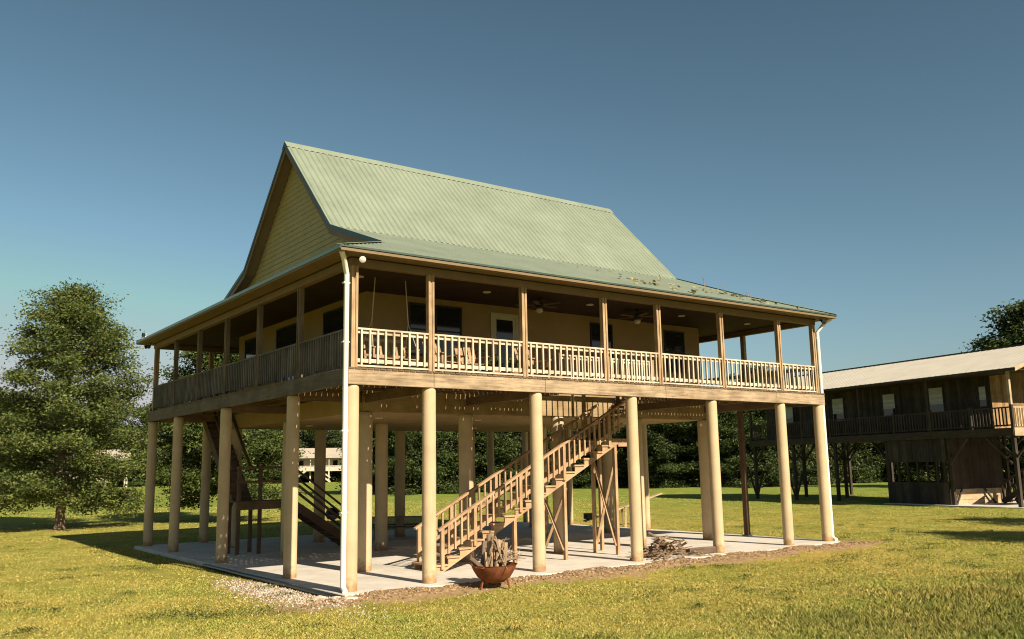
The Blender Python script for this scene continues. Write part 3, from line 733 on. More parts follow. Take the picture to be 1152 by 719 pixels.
# ------------------------------------------------------------------ fire bowl with logs and the brush pile
bowl = thing('fire_bowl', 'rusty iron fire bowl on three short legs, filled with split logs', 'fire bowl', (2.80, -1.25, GZ+.03))
MB().lathe([(.06, .10), (.22, .13), (.36, .24), (.45, .38), (.50, .50), (.515, .50), (.48, .47), (.43, .38), (.33, .26), (.2, .17), (.02, .15)], 30).build('bowl', M['rust'], bowl, True)
for a in (-1.0, 1.1, 3.2): MB().bar((.3*math.cos(a), .3*math.sin(a), .22), (.36*math.cos(a), .36*math.sin(a), 0), .05, .03).build('leg', M['rust'], bowl)
for a in (.35, 3.5):
    c_ = Vector((.5*math.cos(a), .5*math.sin(a), .47)); t = Vector((-math.sin(a), math.cos(a), 0)); o_ = Vector((math.cos(a), math.sin(a), 0))
    MB().path([c_-t*.1, c_-t*.08+o_*.07, c_+t*.08+o_*.07, c_+t*.1], [.012]*4, 6).build('handle', M['rust'], bowl)
def log_mesh(L_, r, split, seed):
    R_ = random.Random(seed); n = 9; mb = MB(); rr = [r*R_.uniform(.8, 1.15) for _ in range(n)]
    if split: rr = [q*(.45 if 2 < k < 7 else 1) for k, q in enumerate(rr)]
    base = 0
    for z in (0, L_*.5, L_):
        o_ = (R_.uniform(-.015, .015), R_.uniform(-.015, .015))
        for k in range(n): t = 2*math.pi*k/n; mb.v.append((o_[0]+rr[k]*math.cos(t), o_[1]+rr[k]*math.sin(t), z))
    for i in range(2):
        for k in range(n): a, b = i*n+k, i*n+(k+1) % n; mb.f.append((a, b, b+n, a+n))
    mb.f += [tuple(range(n-1, -1, -1)), tuple(range(2*n, 3*n))]
    return mb
protos = [log_mesh(.72, .075, True, 1).build('firewood_log', M['log']), log_mesh(.62, .065, False, 2).build('firewood_log', M['bark']), log_mesh(.66, .06, True, 3).build('firewood_log', M['log'])]
B0 = Vector((2.80, -1.25, GZ+.03))
def put_log(k, base, top, used=set()):
    p = protos[k]; d = Vector(top)-Vector(base)
    o = p if k not in used else p.copy()
    if k in used: COL.objects.link(o)
    used.add(k); o.rotation_mode = 'QUATERNION'; o.rotation_quaternion = d.to_track_quat('Z', 'Y') @ Matrix.Rotation(random.uniform(0, 6.28), 3, 'Z').to_quaternion()
    o.location = B0+Vector(base); L_ = (.72, .62, .66)[k]; o.scale = (1, 1, d.length/L_)
    tag(o, 'pale split log standing in the rusty fire bowl' if k != 1 else 'grey bark-covered log standing in the rusty fire bowl', 'log', 'logs stacked in the fire bowl')
for k, b_, t_ in ((0, (-.16, -.05, .26), (-.02, .1, 1.12)), (2, (-.04, -.12, .24), (.14, .02, 1.0)), (0, (.06, -.02, .24), (.24, .12, .98)), (1, (-.26, .05, .3), (-.12, .16, .98)), (2, (.16, -.1, .27), (.3, -.02, .94)),
                  (1, (.0, .16, .25), (.05, .3, 1.02)), (0, (-.1, .14, .26), (.1, .22, 1.05)), (2, (-.28, -.1, .34), (-.24, 0, .76)), (1, (.22, .1, .3), (.42, .2, .82)), (1, (-.34, -.06, .42), (-.42, .24, .60)), (2, (.1, -.2, .3), (.2, -.16, .86))):
    put_log(k, b_, t_)
def stick_mesh(seed, L_):
    R_ = random.Random(seed); pts = []; rs_ = []; n = 6
    for i in range(n): t = i/(n-1); pts.append(((t-.5)*L_, R_.uniform(-.05, .05)*L_, R_.uniform(-.04, .04)*L_)); rs_.append((.03*(1-t)+.010))
    mb = MB().path(pts, rs_, 6)
    a = Vector(pts[3]); mb.path([a, a+Vector((.12*L_, R_.choice((-1, 1))*.1*L_, .03)), a+Vector((.26*L_, R_.choice((-1, 1))*.12*L_, .02))], [.012, .009, .005], 5)
    return mb
stk = [stick_mesh(k, 1.0).build('dry_stick', M['stick']) for k in range(4)]
def put_sticks(n, place, label, group, first):
    for i in range(n):
        k = i % 4; o = stk[k] if (first and i < 4) else stk[k].copy()
        if not (first and i < 4): COL.objects.link(o)
        loc, eul, s_ = place(i); o.location = loc; o.rotation_euler = eul; o.scale = (s_, s_, s_)
        tag(o, label, 'stick', group)
def pile(i):
    r = abs(random.gauss(0, .42)); a = random.uniform(0, 6.28); x = 9.55+r*1.35*math.cos(a); y = .35+r*.75*math.sin(a)
    h = max(.03, .50*math.exp(-(r/.42)**2)*random.uniform(.2, 1)+.03)
    return (x, y, h), (random.uniform(-.5, .5), random.uniform(-.32, .32), random.uniform(0, 6.28)), random.uniform(.45, 1.0)
put_sticks(115, pile, 'thin dry stick in the tangled brush pile on the concrete pad', 'sticks in the brush pile', True)
def kindle(i):
    a = random.uniform(-.5, .7); p = B0+Vector((.34+random.uniform(-.08, .1), random.uniform(-.15, .15), .54+random.uniform(0, .14)))
    if i % 2:
        b_ = random.uniform(0, 6.28); q = random.uniform(.05, .33); p = B0+Vector((q*math.cos(b_), q*math.sin(b_), .62+random.uniform(0, .22)))
        return p, (random.uniform(0, 6), random.choice((1, -1))*random.uniform(.8, 1.45), b_), random.uniform(.5, 1.0)
    return p, (random.uniform(0, 6), random.uniform(-.6, .1), a), random.uniform(.45, .75)
put_sticks(28, kindle, 'thin kindling stick poking out of the rusty fire bowl', 'kindling sticks in the fire bowl', False)
tag(S(log_mesh(.9, .1, False, 9), 'fallen_log', M['bark'], None, (0, 0, 0)), 'short grey log lying on the concrete pad beside the brush pile', 'log')
o = bpy.data.objects['fallen_log']; o.parent = None; o.rotation_euler = (0, rad(90), rad(-12)); o.location = (10.35, .15, .1)

# ------------------------------------------------------------------ things under and beyond the house
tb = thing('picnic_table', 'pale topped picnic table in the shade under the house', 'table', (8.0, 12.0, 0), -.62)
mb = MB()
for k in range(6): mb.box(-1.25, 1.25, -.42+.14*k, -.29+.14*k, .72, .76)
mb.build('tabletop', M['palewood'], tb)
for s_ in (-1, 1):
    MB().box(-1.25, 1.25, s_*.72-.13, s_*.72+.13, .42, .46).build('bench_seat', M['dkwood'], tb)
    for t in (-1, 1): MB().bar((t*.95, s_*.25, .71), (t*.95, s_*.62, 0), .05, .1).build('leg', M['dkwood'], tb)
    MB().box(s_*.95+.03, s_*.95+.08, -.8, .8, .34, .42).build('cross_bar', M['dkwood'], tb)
gr = thing('kettle_grill', 'small black lidded grill on legs between the columns in the shade', 'grill', (6.4, 14.6, 0))
MB().lathe([(.06, .62), (.2, .68), (.26, .80), (.265, .82)], 20).build('bowl', M['greymetal'], gr, True)
lid = MB().lathe([(.27, .825), (.26, .9), (.2, 1.02), (.08, 1.08), (.02, 1.085)], 20).build('lid', M['black'], gr, True)
MB().path([(-.06, 0, 1.08), (-.05, 0, 1.13), (.05, 0, 1.13), (.06, 0, 1.08)], [.012]*4, 6).build('handle', M['black'], lid)
for a in (.4, 2.5, 4.6): MB().tube((.15*math.cos(a), .15*math.sin(a), .68), (.3*math.cos(a), .3*math.sin(a), 0), .014, n=6).build('leg', M['greymetal'], gr)
se = thing('seesaw', 'pale timber plank tilted over a low trestle on the lawn behind the stair legs', 'seesaw', (17.9, 10.7, GZ), -.12)
MB().bar((-2.0, 0, .35), (2.0, 0, 1.35), .22, .05).build('plank', M['palewood'], se)
for s_ in (-1, 1): MB().bar((0, s_*.16, .86), (s_*.3, s_*.5, 0), .08, .08).build('trestle_leg', M['palewood'], se)
MB().box(-1.95, -1.55, -.16, .16, .425, .66).build('seat', M['black'], se)
for x, y, lb in ((-.55, -.55, 'pale splash stone at the foot of the white downspout'), (-.75, -.2, 'pale broken stone by the corner of the concrete pad'), (-.35, -.75, 'small pale stone in front of the corner column')):
    bm = bmesh.new(); bmesh.ops.create_icosphere(bm, subdivisions=2, radius=.14)
    for v in bm.verts: v.co *= random.uniform(.75, 1.15); v.co.z *= .5
    me = bpy.data.meshes.new('stone'); bm.to_mesh(me); bm.free(); me.materials.append(M['stone'])
    o = bpy.data.objects.new('stone', me); COL.objects.link(o); o.location = (x, y, GZ+.04); o.scale = (1.3, 1, 1); tag(o, lb, 'stone')
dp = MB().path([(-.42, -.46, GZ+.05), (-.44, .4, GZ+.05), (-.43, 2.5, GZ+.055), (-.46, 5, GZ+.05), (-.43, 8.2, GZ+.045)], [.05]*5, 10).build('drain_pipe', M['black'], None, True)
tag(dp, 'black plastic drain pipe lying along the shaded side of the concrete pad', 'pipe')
# gravel patch
def pebbles(n, fx, s0, s1, name, label, mat, flat=.6):
    vs = []
    P8 = np.array([[-1, -1, -1], [1, -1, -1], [1, 1, -1], [-1, 1, -1], [-1, -1, 1], [1, -1, 1], [1, 1, 1], [-1, 1, 1]], float); P8[4:, :2] *= .6
    F = ((4, 5, 6, 7), (0, 1, 5, 4), (1, 2, 6, 5), (2, 3, 7, 6), (3, 0, 4, 7))
    mb = MB()
    for k in range(n):
        x, y = fx(); s_ = random.uniform(s0, s1); a = random.uniform(0, 6.28); q = P8*np.array([s_, s_*random.uniform(.5, 1), s_*flat]) * (1+rng.uniform(-.2, .2, (8, 3)))
        c, s2 = math.cos(a), math.sin(a); q = np.stack([q[:, 0]*c-q[:, 1]*s2, q[:, 0]*s2+q[:, 1]*c, q[:, 2]], 1) + np.array([x, y, GZ+.002+float(soil_lift(x, y))])
        b0 = len(mb.v); mb.v += [tuple(p) for p in q]; mb.f += [tuple(b0+i for i in f) for f in F]
    tag(mb.build(name, mat), label, 'gravel' if 'gravel' in name else 'debris', kind='stuff')
pebbles(1700, lambda: (-.85+random.gauss(0, .42), random.gauss(1.4, 1.7)), .006, .024, 'gravel', 'pale gravel spilled along the shaded edge of the concrete pad', M['stone'])
pebbles(2600, lambda: (random.uniform(-1.3, 18.5), -.52-abs(random.gauss(0, .3))), .012, .045, 'bark_debris', 'brown bark and dead leaf debris along the front of the concrete pad', M['mulch'], .35)

# ------------------------------------------------------------------ the raised dark cabin across the lawn
u = Vector((-.20013, -.97977, 0)); ang = math.atan2(u.y, u.x)
cb = thing('raised_cabin', 'long weathered dark board cabin on stilts with a pale metal roof', 'cabin', (44.74, 25.57, GZ), ang)
# local: x along the facade (towards the viewer's side), y = away from the facade is +y here
L_ = 21.1; WD = 9.6; D0 = 4.05+.1; W0 = 1.7
def cbx(name, mat, *b, parent=cb, bevel=0): return MB().box(*b).build(name, mat, parent, bevel=bevel)
def cwall(x0, x1, y, z0, z1, mat, name, parent=cb, axis='x'):
    mb = MB(); p = x0; 
    while p < x1-.02:
        q = min(p+.2, x1); e = random.uniform(0, .02)
        if axis == 'x': mb.box(p+.004, q-.004, y-.03-e, y, z0, z1)
        else: mb.box(y-.03-e, y, p+.004, q-.004, z0, z1)
        p += .2
    (mb.box(x0, x1, y+.001, y+.06, z0, z1) if axis == 'x' else mb.box(y+.001, y+.06, x0, x1, z0, z1))
    return mb.build(name, mat, parent)
cwall(0, L_-2.4, W0, D0, 7.3, M['oldsiding'], 'wall'); cwall(0, L_-2.4, WD-1.6, D0, 7.3, M['oldsiding'], 'wall')
cwall(W0+.07, WD-1.61, .0, D0, 7.6, M['oldsiding'], 'wall', axis='y'); 
mb = MB(); p = W0-.03
while p < WD-1.62: mb.box(L_-2.39, L_-2.34-random.uniform(0, .015), p+.004, min(p+.196, WD-1.6), D0, 7.28+min(p+.35, WD+.35-p)*.34); p += .2
mb.build('wall', M['endwood'], cb)
cbx('floor', M['oldwood'], -.1, L_, 0, WD, D0-.22, D0)
MB().box(-.1, L_, -.05, -.002, D0-.4, D0+.02).build('rim_board', M['oldwood'], cb); MB().box(L_+.002, L_+.05, 0, WD, D0-.4, D0+.02).build('rim_board', M['palewood'], cb)
# roof
ez, rz_, ov = 7.28, 9.05, .35
def slope(y0, z0, y1, z1):
    mb = MB(); 
    ps_ = prof(-.4, L_+.7, .4, .35)
    for t, h in ps_: mb.v += [(t, y0, z0+h), (t, y1, z1+h)]
    for i in range(len(ps_)-1): mb.f.append((2*i, 2*i+2, 2*i+3, 2*i+1))
    return mb
slope(-ov, ez, WD/2, rz_).build('roof', M['oldroof'], cb); slope(WD+ov, ez, WD/2, rz_).build('roof', M['oldroof'], cb)
MB().bar((-.4, WD/2, rz_+.03), (L_+.7, WD/2, rz_+.03), .3, .03).build('ridge_cap', M['oldwood'], cb)
MB().box(-.4, L_+.7, -ov-.02, -ov+.01, ez-.14, ez-.004).build('fascia_board', M['oldwood'], cb)
MB().box(-.3, L_+.6, -ov+.02, W0, ez-.12, ez-.09).build('soffit', M['oldwood'], cb)
for x in (-.38, L_+.66):
    for y0, y1 in ((-ov, WD/2), (WD+ov, WD/2)): MB().bar((x, y0, ez-.1), (x, y1, rz_-.1), .05, .2).build('rake_board', M['palewood'], cb)
MB().poly([(L_+.5, 1.2, 7.7), (L_+.5, WD-1.2, 7.7), (L_+.5, WD/2, rz_-.1)]).build('gable_wall', M['palewood'], cb)
# windows
for x0, x1, z0, z1 in ((2.1, 2.9, 5.3, 6.5), (6.75, 7.75, 5.25, 6.75), (11.1, 12.05, 5.35, 6.7), (14.6, 15.6, 5.35, 6.8), (18.0, 18.45, 5.5, 6.6)):
    yy = W0-.06
    o = MB().box(x0-.07, x0, yy-.03, yy+.03, z0-.07, z1+.07).box(x1, x1+.07, yy-.03, yy+.03, z0-.07, z1+.07).box(x0, x1, yy-.03, yy+.03, z1, z1+.07).box(x0, x1, yy-.03, yy+.03, z0-.07, z0).build('window', M['oldwood'], cb)
    MB().box(x0, x1, yy-.01, yy+.02, z0, z1).build('pane', M['glass'], o)
    mb = MB(); z = z0+(z1-z0)*.33
    while z < z1-.01: mb.box(x0+.02, x1-.02, yy-.017, yy-.011, z, min(z1, z+.075)); z += .08
    mb.build('blind', M['blind'], o)
# porch railing of the cabin
zt = D0+1.12
posts = [.1+2.63*k for k in range(8)]+[L_-.08]
for x in posts: cbx('railing_post', M['oldwoodz'], x-.07, x+.07, .02, .16, D0, zt+.12)
for a, b in zip(posts, posts[1:]):
    o = MB().box(a+.07, b-.07, .04, .14, zt-.05, zt+.02).box(a+.07, b-.07, .06, .11, D0+.12, D0+.2).build('railing', M['oldwood'], cb)
    mb = MB(); x = a+.2
    while x < b-.12: mb.bar((x, .05, D0+.1), (x+random.uniform(-.015, .015), .05, zt-.05), .075, .03, (0, 1, 0)); x += .2
    mb.build('baluster_row', M['oldwoodz'], o)
posts_r = [.1, 1.9, 3.8, 5.7, 7.6, 9.4]
for y in posts_r[1:]: cbx('railing_post', M['palewood'], L_-.14, L_, y-.07, y+.07, D0, zt+.12)
for a, b in zip(posts_r, posts_r[1:]):
    o = MB().box(L_-.12, L_-.02, a+.07, b-.07, zt-.05, zt+.02).box(L_-.1, L_-.05, a+.07, b-.07, D0+.12, D0+.2).build('railing', M['palewood'], cb)
    mb = MB(); y = a+.2
    while y < b-.12: mb.box(L_-.03, L_, y-.03, y+.03, D0+.1, zt-.05); y += .2
    mb.build('baluster_row', M['palewood'], o)
for x in (0.1, 5.4, 10.6, 15.8, L_-.1): cbx('porch_post', M['oldwoodz'] if x < 20 else M['palewood'], x-.07, x+.07, .03, .17, D0, ez-.1)
cbx('porch_post', M['palewood'], L_-.17, L_-.03, WD-.2, WD-.05, D0, ez-.1)
# stilts with knee braces
for x in (.25, 4.3, 8.2, 12.45, 16.9, 20.9):
    for y in (.2, WD/2, WD-.3):
        cbx('stilt', M['oldwoodz'], x-.09, x+.09, y-.09, y+.09, 0, D0-.225)
        for s_ in (-1, 1): MB().bar((x+s_*.1, y, D0-1.5), (x+s_*1.25, y, D0-.3), .1, .1).build('knee_brace', M['oldwoodz'], cb)
for x, y in ((.25, .2), (4.3, .2)):
    for s_ in (-1, 1): MB().bar((x+s_*.1, y-.02, .3), (x+s_*.8, y-.02, 2.0), .1, .1).build('low_brace', M['oldwoodz'], cb)
# enclosed lower room
cwall(12.6, 16.7, .1, 2.45, D0-.41, M['oldsiding'], 'lower_wall'); cwall(12.6, 16.7, .1, 0, 1.3, M['oldsiding'], 'lower_wall')
for x in (12.62, 13.3, 14.0, 14.7, 15.4, 16.05, 16.6): cbx('window_mullion', M['oldwoodz'], x-.05, x+.05, .02, .12, 1.3, 2.45)
cwall(.2, 4.6, 12.6, 0, 1.3, M['oldsiding'], 'lower_wall', axis='y'); cwall(.2, 4.6, 12.6, 2.45, D0-.23, M['oldsiding'], 'lower_wall', axis='y')
cwall(12.6, 16.7, 4.6, 0, 1.2, M['oldsiding'], 'lower_wall'); cwall(12.6, 16.7, 4.6, 2.5, D0-.23, M['oldsiding'], 'lower_wall')
mb = MB(); p = .12
while p < 4.55: mb.box(16.72, 16.76+random.uniform(0, .015), p+.004, min(p+.196, 4.6), .92, D0-.23); p += .2
mb.build('end_wall', M['ply'], cb)
for z in (0.02, .32, .62): cbx('sunlit_wall_foot', M['palewood'], 16.72, 16.75, .12, 4.6, z, z+.285)  # pale colour stands for sunlight on the foot of the end wall
for a, b in ((.9, .3), (2.7, 3.5), (4.3, 4.35)): MB().bar((16.9, a, .95), (16.95, b, .05), .07, .1).build('low_brace', M['oldwoodz'], cb)
MB().bar((16.95, .05, 2.3), (18.2, .05, D0-.45), .08, .12).build('knee_brace', M['oldwoodz'], cb); MB().bar((20.8, .0, 2.3), (19.4, .0, D0-.45), .08, .12).build('knee_brace', M['oldwoodz'], cb)
slab2 = MB().box(12.4, 24, -.4, WD, -.2, .05)
slab2.v = [tuple((Matrix.Translation((44.74, 25.57, GZ)) @ Matrix.Rotation(ang, 4, 'Z')) @ Vector(p)) for p in slab2.v]; slab2.build('cabin_pad', M['concrete'])['kind'] = 'structure'
# cabin side stair
cs = thing('cabin_staircase', 'dark wooden stair rising beside the weathered cabin', 'staircase', tuple((Matrix.Translation((44.74, 25.57, GZ)) @ Matrix.Rotation(ang, 4, 'Z')) @ Vector((17.7, 3.1, .05))), ang)
for y in (0, 1.1):
    MB().bar((0, y, .1), (6.5, y, 3.95), .06, .3).build('stringer', M['oldwood'], cs); MB().bar((-.1, y, 1.0), (6.5, y, 4.95), .09, .09).build('handrail', M['oldwood'], cs)
    mb = MB()
    for k in range(28): x = .05+.23*k; mb.box(x-.04, x+.04, y-.02, y+.02, .15+.6*x, .98+.6*x)
    mb.build('baluster_row', M['oldwoodz'], cs)
for k in range(1, 20): MB().box(.335*(k-1), .335*k+.04, .03, 1.07, .2*k-.04, .2*k).build('tread', M['oldwood'], cs)

# ------------------------------------------------------------------ far pale cabins with outside stairs
def far_cabin(label, loc, rz, first=None):
    if first: return dup(first, loc, rz, label=label)
    c = thing('stilt_cabin', label, 'cabin', loc, rz, 'pale cabins beyond the lawn')
    w = MB().box(-8, 8, 0, 7, 2.7, 5.6).build('wall', M['cabin'], c)
    rf = MB(); rf.poly([(-8.6, -2.4, 5.3), (8.6, -2.4, 5.3), (8.6, 3.5, 7.6), (-8.6, 3.5, 7.6)]).poly([(-8.6, 7.6, 5.4), (8.6, 7.6, 5.4), (8.6, 3.5, 7.6), (-8.6, 3.5, 7.6)]).build('roof', M['cabroof'], c)
    MB().box(-8, 8, -2, 7, 2.45, 2.69).build('floor', M['cabin'], c)
    for x in (-7.8, -4, 0, 4, 7.8):
        for y in (-1.8, 3, 6.8): MB().box(x-.15, x+.15, y-.15, y+.15, 0, 2.45).build('stilt', M['cabin'], c)
        MB().box(x-.08, x+.08, -1.95, -1.8, 2.7, 5.3).build('porch_post', M['trimwhite'], c)
    r = MB().box(-8, 8, -2, -1.9, 3.55, 3.65)
    for k in range(64): x = -7.9+.25*k; r.box(x-.04, x+.04, -2, -1.94, 2.75, 3.55)
    r.build('railing', M['trimwhite'], c)
    for x in (-5, -2, 2.2, 5.4):
        o = MB().box(x-.6, x+.6, -.06, -.002, 3.4, 4.9).build('window', M['trimwhite'], c); MB().box(x-.5, x+.5, -.08, -.062, 3.5, 4.8).build('pane', M['glass'], o)
    for s_ in (-1, 1):
        for yy in (-3.2, -2.1):
            MB().bar((s_*.9, yy, 2.6), (s_*4.3, yy, .1), .08, .4).build('stringer', M['trimwhite'], c); MB().bar((s_*.9, yy, 3.5), (s_*4.3, yy, 1.0), .1, .3).build('handrail', M['trimwhite'], c)
        for k in range(14): MB().box(min(s_*(.9+.25*k), s_*(1.15+.25*k)), max(s_*(.9+.25*k), s_*(1.15+.25*k)), -3.2, -2.1, 2.42-.178*k, 2.48-.178*k).build('tread', M['cabin'], c)
    MB().box(-.9, .9, -3.3, -2.02, 2.5, 2.65).build('landing', M['trimwhite'], c)
    return c
fc = far_cabin('pale stilt cabin with white stairs, seen between the columns under the house', (73.5, 170, GZ), -.42)
far_cabin('pale stilt cabin partly hidden behind the lone oak crown', (29, 178, GZ), -.15, fc)
far_cabin('pale stilt cabin at the edge of the picture behind the lone oak', (3, 172, GZ), -.1, fc)

# ------------------------------------------------------------------ trees
def crown_pts(n_limb, H_, z0, R_, shape, seed, per, sig, droop=-.05):
    """limbs leave the trunk and carry leaf clumps; returns limb paths and leaf centres"""
    r = np.random.default_rng(seed); limbs = []; cents = []
    for i in range(n_limb):
        t = (i+r.random())/n_limb; z = z0 + (H_-z0)*(.02+.93*t)
        reach = R_*shape(t)*r.uniform(.72, 1.08); a = i*2.399+r.uniform(-.5, .5); el = -.12 + .95*t + r.uniform(-.12, .2)
        d = np.array([math.cos(a)*math.cos(el), math.sin(a)*math.cos(el), math.sin(el)]); pts = [np.array([0, 0, max(z-reach*.22, z0*.9)])]
        st_ = np.array([0, 0, pts[0][2]])
        for k in range(1, 6):
            q = k/5; pts.append(st_ + d*reach*q + np.array([r.normal(0, .06), r.normal(0, .06), droop*reach*q*q*(1-t)*3+r.normal(0, .05)])*1.0)
        limbs.append((pts, t))
        nc = max(3, int(per*(.35+reach/R_)))
        for k in range(nc):
            q = .25+.8*r.random()**.7; i0 = min(int(q*5), 4); p = pts[i0]+(pts[i0+1]-pts[i0])*(q*5-i0)
            cents.append((p + r.normal(0, sig*.9, 3)*np.array([1, 1, .55]), .55+.6*r.random()))
    return limbs, cents
def leaves(cents, per, size, sig, seed):
    r = np.random.default_rng(seed); P = []
    for c, s_ in cents:
        n = int(per*s_*s_); P.append(c + r.normal(0, sig*s_, (n, 3))*np.array([1, 1, .42]) )
    P = np.concatenate(P); n = len(P)
    a = r.normal(size=(n, 3)); a[:, 2] *= .55; a /= np.linalg.norm(a, axis=1)[:, None]
    b = np.cross(a, r.normal(size=(n, 3))+np.array([0, 0, .6])); b /= np.linalg.norm(b, axis=1)[:, None]
    s_ = size*r.uniform(.6, 1.25, (n, 1))
    V = np.stack([P-a*s_, P+b*s_*.45, P+a*s_, P-b*s_*.45], 1)
    return V.reshape(-1, 3)
def tree(name, label, loc, H_, z0, R_, shape, n_limb, per, sig, lper, lsize, seed, tr, group=None, mat='leaf', rz=0):
    t = thing(name, label, 'tree', loc, rz, group)
    limbs, cents = crown_pts(n_limb, H_, z0, R_, shape, seed, per, sig)
    mb = MB(); zz = [0, .25, z0*.6, z0+.25*(H_-z0), z0+.6*(H_-z0), H_*.96]; R2 = random.Random(seed)
    mb.path([(R2.uniform(-.04, .04)*k, R2.uniform(-.04, .04)*k, z) for k, z in enumerate(zz)], [tr*1.45, tr*1.08, tr, tr*.7, tr*.36, .03], 10)
    mb.build('trunk', M['trunk'], t, True)
    lm = MB()
    for pts, q in limbs: lm.path(pts, [tr*(.34-.2*q)*(1-.17*k)+.008 for k in range(6)], 5)
    lm.build('limbs', M['trunk'], t)
    fast_mesh('crown', leaves(cents, lper, lsize, sig, seed+1), 4, M[mat], t)
    return t
oak = lambda t: min(1, .8+t) if t < .2 else max(.16, (1-((t-.2)/.8)**2.9))
rnd = lambda t: max(.15, math.sqrt(max(0, 1-(2*t-.85)**2/1.35)))
tree('oak_tree', 'lone oak with a broad green crown and bare lower trunk on the sunlit lawn', (-.25, 30.8, GZ), 12.1, 1.9, 3.85, oak, 88, 17, .34, 94, .08, 5, .21)
tree('oak_tree', 'green oak standing just behind the shaded porch side of the house', (7.6, 30.6, GZ), 9.6, 1.9, 3.7, rnd, 70, 17, .38, 120, .085, 8, .17)
# repeated trees beyond the lawn: three kinds, copied
G_ = 'trees beyond the lawn'
FT = [('leafy_tree', 10.5, .6, 5.2, rnd, 60, 12, .5, 95, .15, 21, .25), ('leafy_tree', 13, 1.2, 5.0, oak, 64, 12, .5, 95, .15, 31, .28), ('leafy_tree', 8.5, .3, 4.6, rnd, 52, 12, .48, 90, .15, 41, .2)]
proto = []
def px2ground(px, dist):                                   # a ground point in the direction of a photo column, at a distance
    d = fwd + rt*((px-576)/FPX); d.z = 0; d.normalize(); return (CAM.x+d.x*dist, CAM.y+d.y*dist, GZ)
spots = [(745, 104, 0), (778, 108, 2), (812, 103, 0), (848, 106, 1), (878, 112, 0), (715, 112, 1), (680, 108, 2), (640, 112, 0), (602, 104, 1), (566, 100, 0), (535, 108, 2), (500, 98, 1), (462, 96, 0), (430, 104, 2), (395, 215, 1), (345, 222, 0), (300, 200, 1), (262, 120, 1), (185, 205, 0), (20, 125, 0), (85, 140, 1), (120, 215, 1), (45, 205, 0), (-10, 200, 1), (930, 118, 2), (985, 122, 0), (1040, 120, 1), (1156, 94, 1)]
where = {1156: 'tall dark tree rising above the pale metal roof of the weathered cabin', 300: 'leafy tree glimpsed beside the dark stair under the house', 745: 'leafy tree beyond the lawn seen under the porch just past the brush pile'}
for i, (px, ds, k) in enumerate(spots):
    loc = px2ground(px, ds); lb = where.get(px, 'dense green tree in the row beyond the lawn'); s_ = random.uniform(.88, 1.12)
    if px == 1156: s_ = 1.3
    if ds > 190: s_ *= 1.5
    f = FT[k]
    if len([q for q in proto if q[0] == k]) == 0:
        o = tree(f[0], lb, loc, f[1], f[2], f[3], f[4], f[5], f[6], f[7], f[8], f[9], f[10], f[11], G_, 'leaffar'); proto.append((k, o)); o.scale = (s_,)*3
    else:
        dup([q for q in proto if q[0] == k][0][1], loc, random.uniform(0, 6.28), s_, lb)
# trees that stand out of frame and throw the shadows on the lawn
p1 = [q for q in proto if q[0] == 1][0][1]
for x, y, s_ in ((24.3, -11.5, .62), (32.0, -12.2, .8)):
    dup(p1, (x, y, GZ), 1.0, s_, 'tree beside the lawn whose shadow falls before the weathered cabin')
# far wood closing the view
fr = np.random.default_rng(77); cs_ = []
for k in range(700):
    px = fr.uniform(-160, 1320); d = fr.uniform(215, 260); g = px2ground(px, d); hmax = 6+2.2*math.sin(px*.021)+1.6*math.sin(px*.053)
    cs_.append((np.array([g[0], g[1], fr.uniform(.2, hmax)]), fr.uniform(.8, 1.2)))
tag(fast_mesh('far_wood', leaves(cs_, 46, .62, 1.7, 78), 4, M['leaffar']), 'far dark wood closing off the end of the lawn', 'wood', kind='stuff')

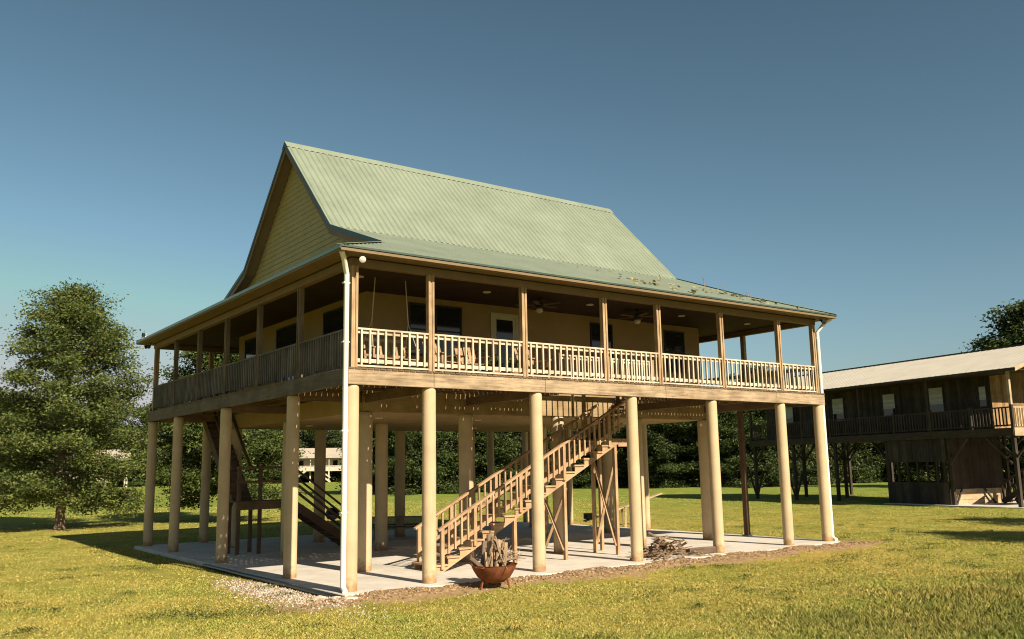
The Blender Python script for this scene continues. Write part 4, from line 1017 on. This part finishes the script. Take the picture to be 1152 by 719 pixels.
# ------------------------------------------------------------------ grass blades on the nearer lawn
def grass():
    r = np.random.default_rng(3); fx, fy = math.sin(YAW), math.cos(YAW); P = []
    for d0, d1, dens in ((11.5, 17, 1300), (17, 24, 620), (24, 36, 190), (36, 75, 42)):
        area = .5*1.16*(d1*d1-d0*d0); n = int(area*dens)
        d = np.sqrt(r.uniform(d0*d0, d1*d1, n)); a = YAW + r.uniform(-.58, .58, n)
        P.append(np.stack([CAM.x+d*np.sin(a), CAM.y+d*np.cos(a), d], 1))
    P = np.concatenate(P); x, y, d = P.T
    pad_ = (x > SX0-.03) & (x < SX1+.03) & (y > SY0-.03) & (y < SY1+.03)
    bb = np.array([bare(a, b) for a, b in zip(x, y)])
    keep = ~pad_ & (r.random(len(x)) > np.clip(bb*1.7-.15, 0, .97))
    P = P[keep]; x, y, d = P.T; n = len(x)
    inside = (x > SX0-1.2) & (x < SX1+1.2) & (y > SY0-1.2) & (y < SY1+1.2)
    z = GZ-.01 + soil_lift(x, y) + np.where(inside, 0, .035*np.sin(x*.43+1.1)*np.cos(y*.37) + .025*np.sin(x*.9+y*.7))
    tall = 1/(1+np.exp(-( -7.5-y + .5*np.sin(x*1.7))*3)) * 1/(1+np.exp(-(x-3.2)*1.2))     # a rougher, uncut strip
    clump = .5+.5*np.sin(x*3.1+1.3*np.sin(y*2.2))*np.sin(y*2.7+1.1*np.sin(x*1.9))
    h = r.uniform(.012, .034, n)*(1+.35*clump) * (1+1.6*tall); w = (.006+.00042*d)*r.uniform(.7, 1.4, n)
    a = r.uniform(0, 6.28, n); lean = r.normal(0, .6, (n, 2))*h[:, None]
    B = np.stack([x, y, z-.005], 1); s_ = np.stack([np.cos(a)*w, np.sin(a)*w, 0*w], 1)
    T = B + np.stack([lean[:, 0], lean[:, 1], h], 1)
    V = np.stack([B-s_, B+s_, T], 1).reshape(-1, 3)
    rough = r.random(n) < tall; V3 = V.reshape(-1, 9)
    tag(fast_mesh('grass', V3[~rough].reshape(-1, 3), 3, grass_mat()), 'short dry yellow-green mown grass on the lawn round the house', 'grass', kind='stuff')
    tag(fast_mesh('rough_grass', V3[rough].reshape(-1, 3), 3, grass_mat('rough_grass_blades', (.62, .66, .62))), 'darker uncut grass in the near corner of the lawn', 'grass', kind='stuff')
def grass_mat(name='grass_blades', k=(1, 1, 1)):
    m, t, N, L, B = new_mat(name)
    g = N.new('ShaderNodeNewGeometry'); tc = N.new('ShaderNodeTexCoord').outputs['Object']
    r = ramp(N, [(0, (.15, .17, .035)), (.45, (.29, .26, .06)), (.8, (.40, .32, .095)), (1, (.46, .37, .13))]); L.new(g.outputs['Random Per Island'], r.inputs[0])
    rb = ramp(N, [(.36, (.70, .88, .64)), (.5, (.95, .98, .9)), (.66, (1.14, 1.05, .98))]); L.new(noise(N, L, tc, .42, 6, .7), rb.inputs[0])
    L.new(mix(N, L, mix(N, L, r.outputs[0], rb.outputs[0], 1.0, 'MULTIPLY'), k, 1.0, 'MULTIPLY'), B.inputs['Base Color']); B.inputs['Roughness'].default_value = .7; B.inputs['Specular IOR Level'].default_value = .15
    return m
grass()
# low broad-leaved weeds here and there in the lawn
def weeds():
    r = np.random.default_rng(19); V = []
    spots_ = [(-2.9, -.4, .5), (-2.2, -1.0, .35), (-3.4, .3, .4), (8.6, -1.5, .25), (9.4, -1.9, .3), (12.5, -3.2, .45)]
    while len(spots_) < 90:
        d = math.sqrt(r.uniform(13**2, 40**2)); a = YAW+r.uniform(-.56, .56); x, y = CAM.x+d*math.sin(a), CAM.y+d*math.cos(a)
        if SX0-.4 < x < SX1+.4 and SY0-.4 < y < SY1+.4: continue
        spots_.append((x, y, r.uniform(.06, .3)))
    for x, y, q in spots_:
        n = int(60+900*q*q)
        p = np.stack([x+r.normal(0, q, n), y+r.normal(0, q*.6, n), GZ+r.uniform(.0, .05, n)], 1)
        if True: p = p[~((p[:, 0] > SX0-.05) & (p[:, 0] < SX1+.05) & (p[:, 1] > SY0-.05))] if y > -.6 and SX0-1 < x < SX1+1 else p
        n = len(p); a = r.uniform(0, 6.28, n); u = np.stack([np.cos(a), np.sin(a), r.uniform(.2, 1.2, n)], 1)*r.uniform(.02, .05, (n, 1)); v = np.stack([-np.sin(a), np.cos(a), 0*a], 1)*.014
        V.append(np.stack([p, p+u*.5+v, p+u, p+u*.5-v], 1).reshape(-1, 3))
    tag(fast_mesh('weeds', np.concatenate(V), 4, M['weed']), 'low dark green broad-leaved weeds growing in the dry lawn', 'weeds', kind='stuff')
weeds()
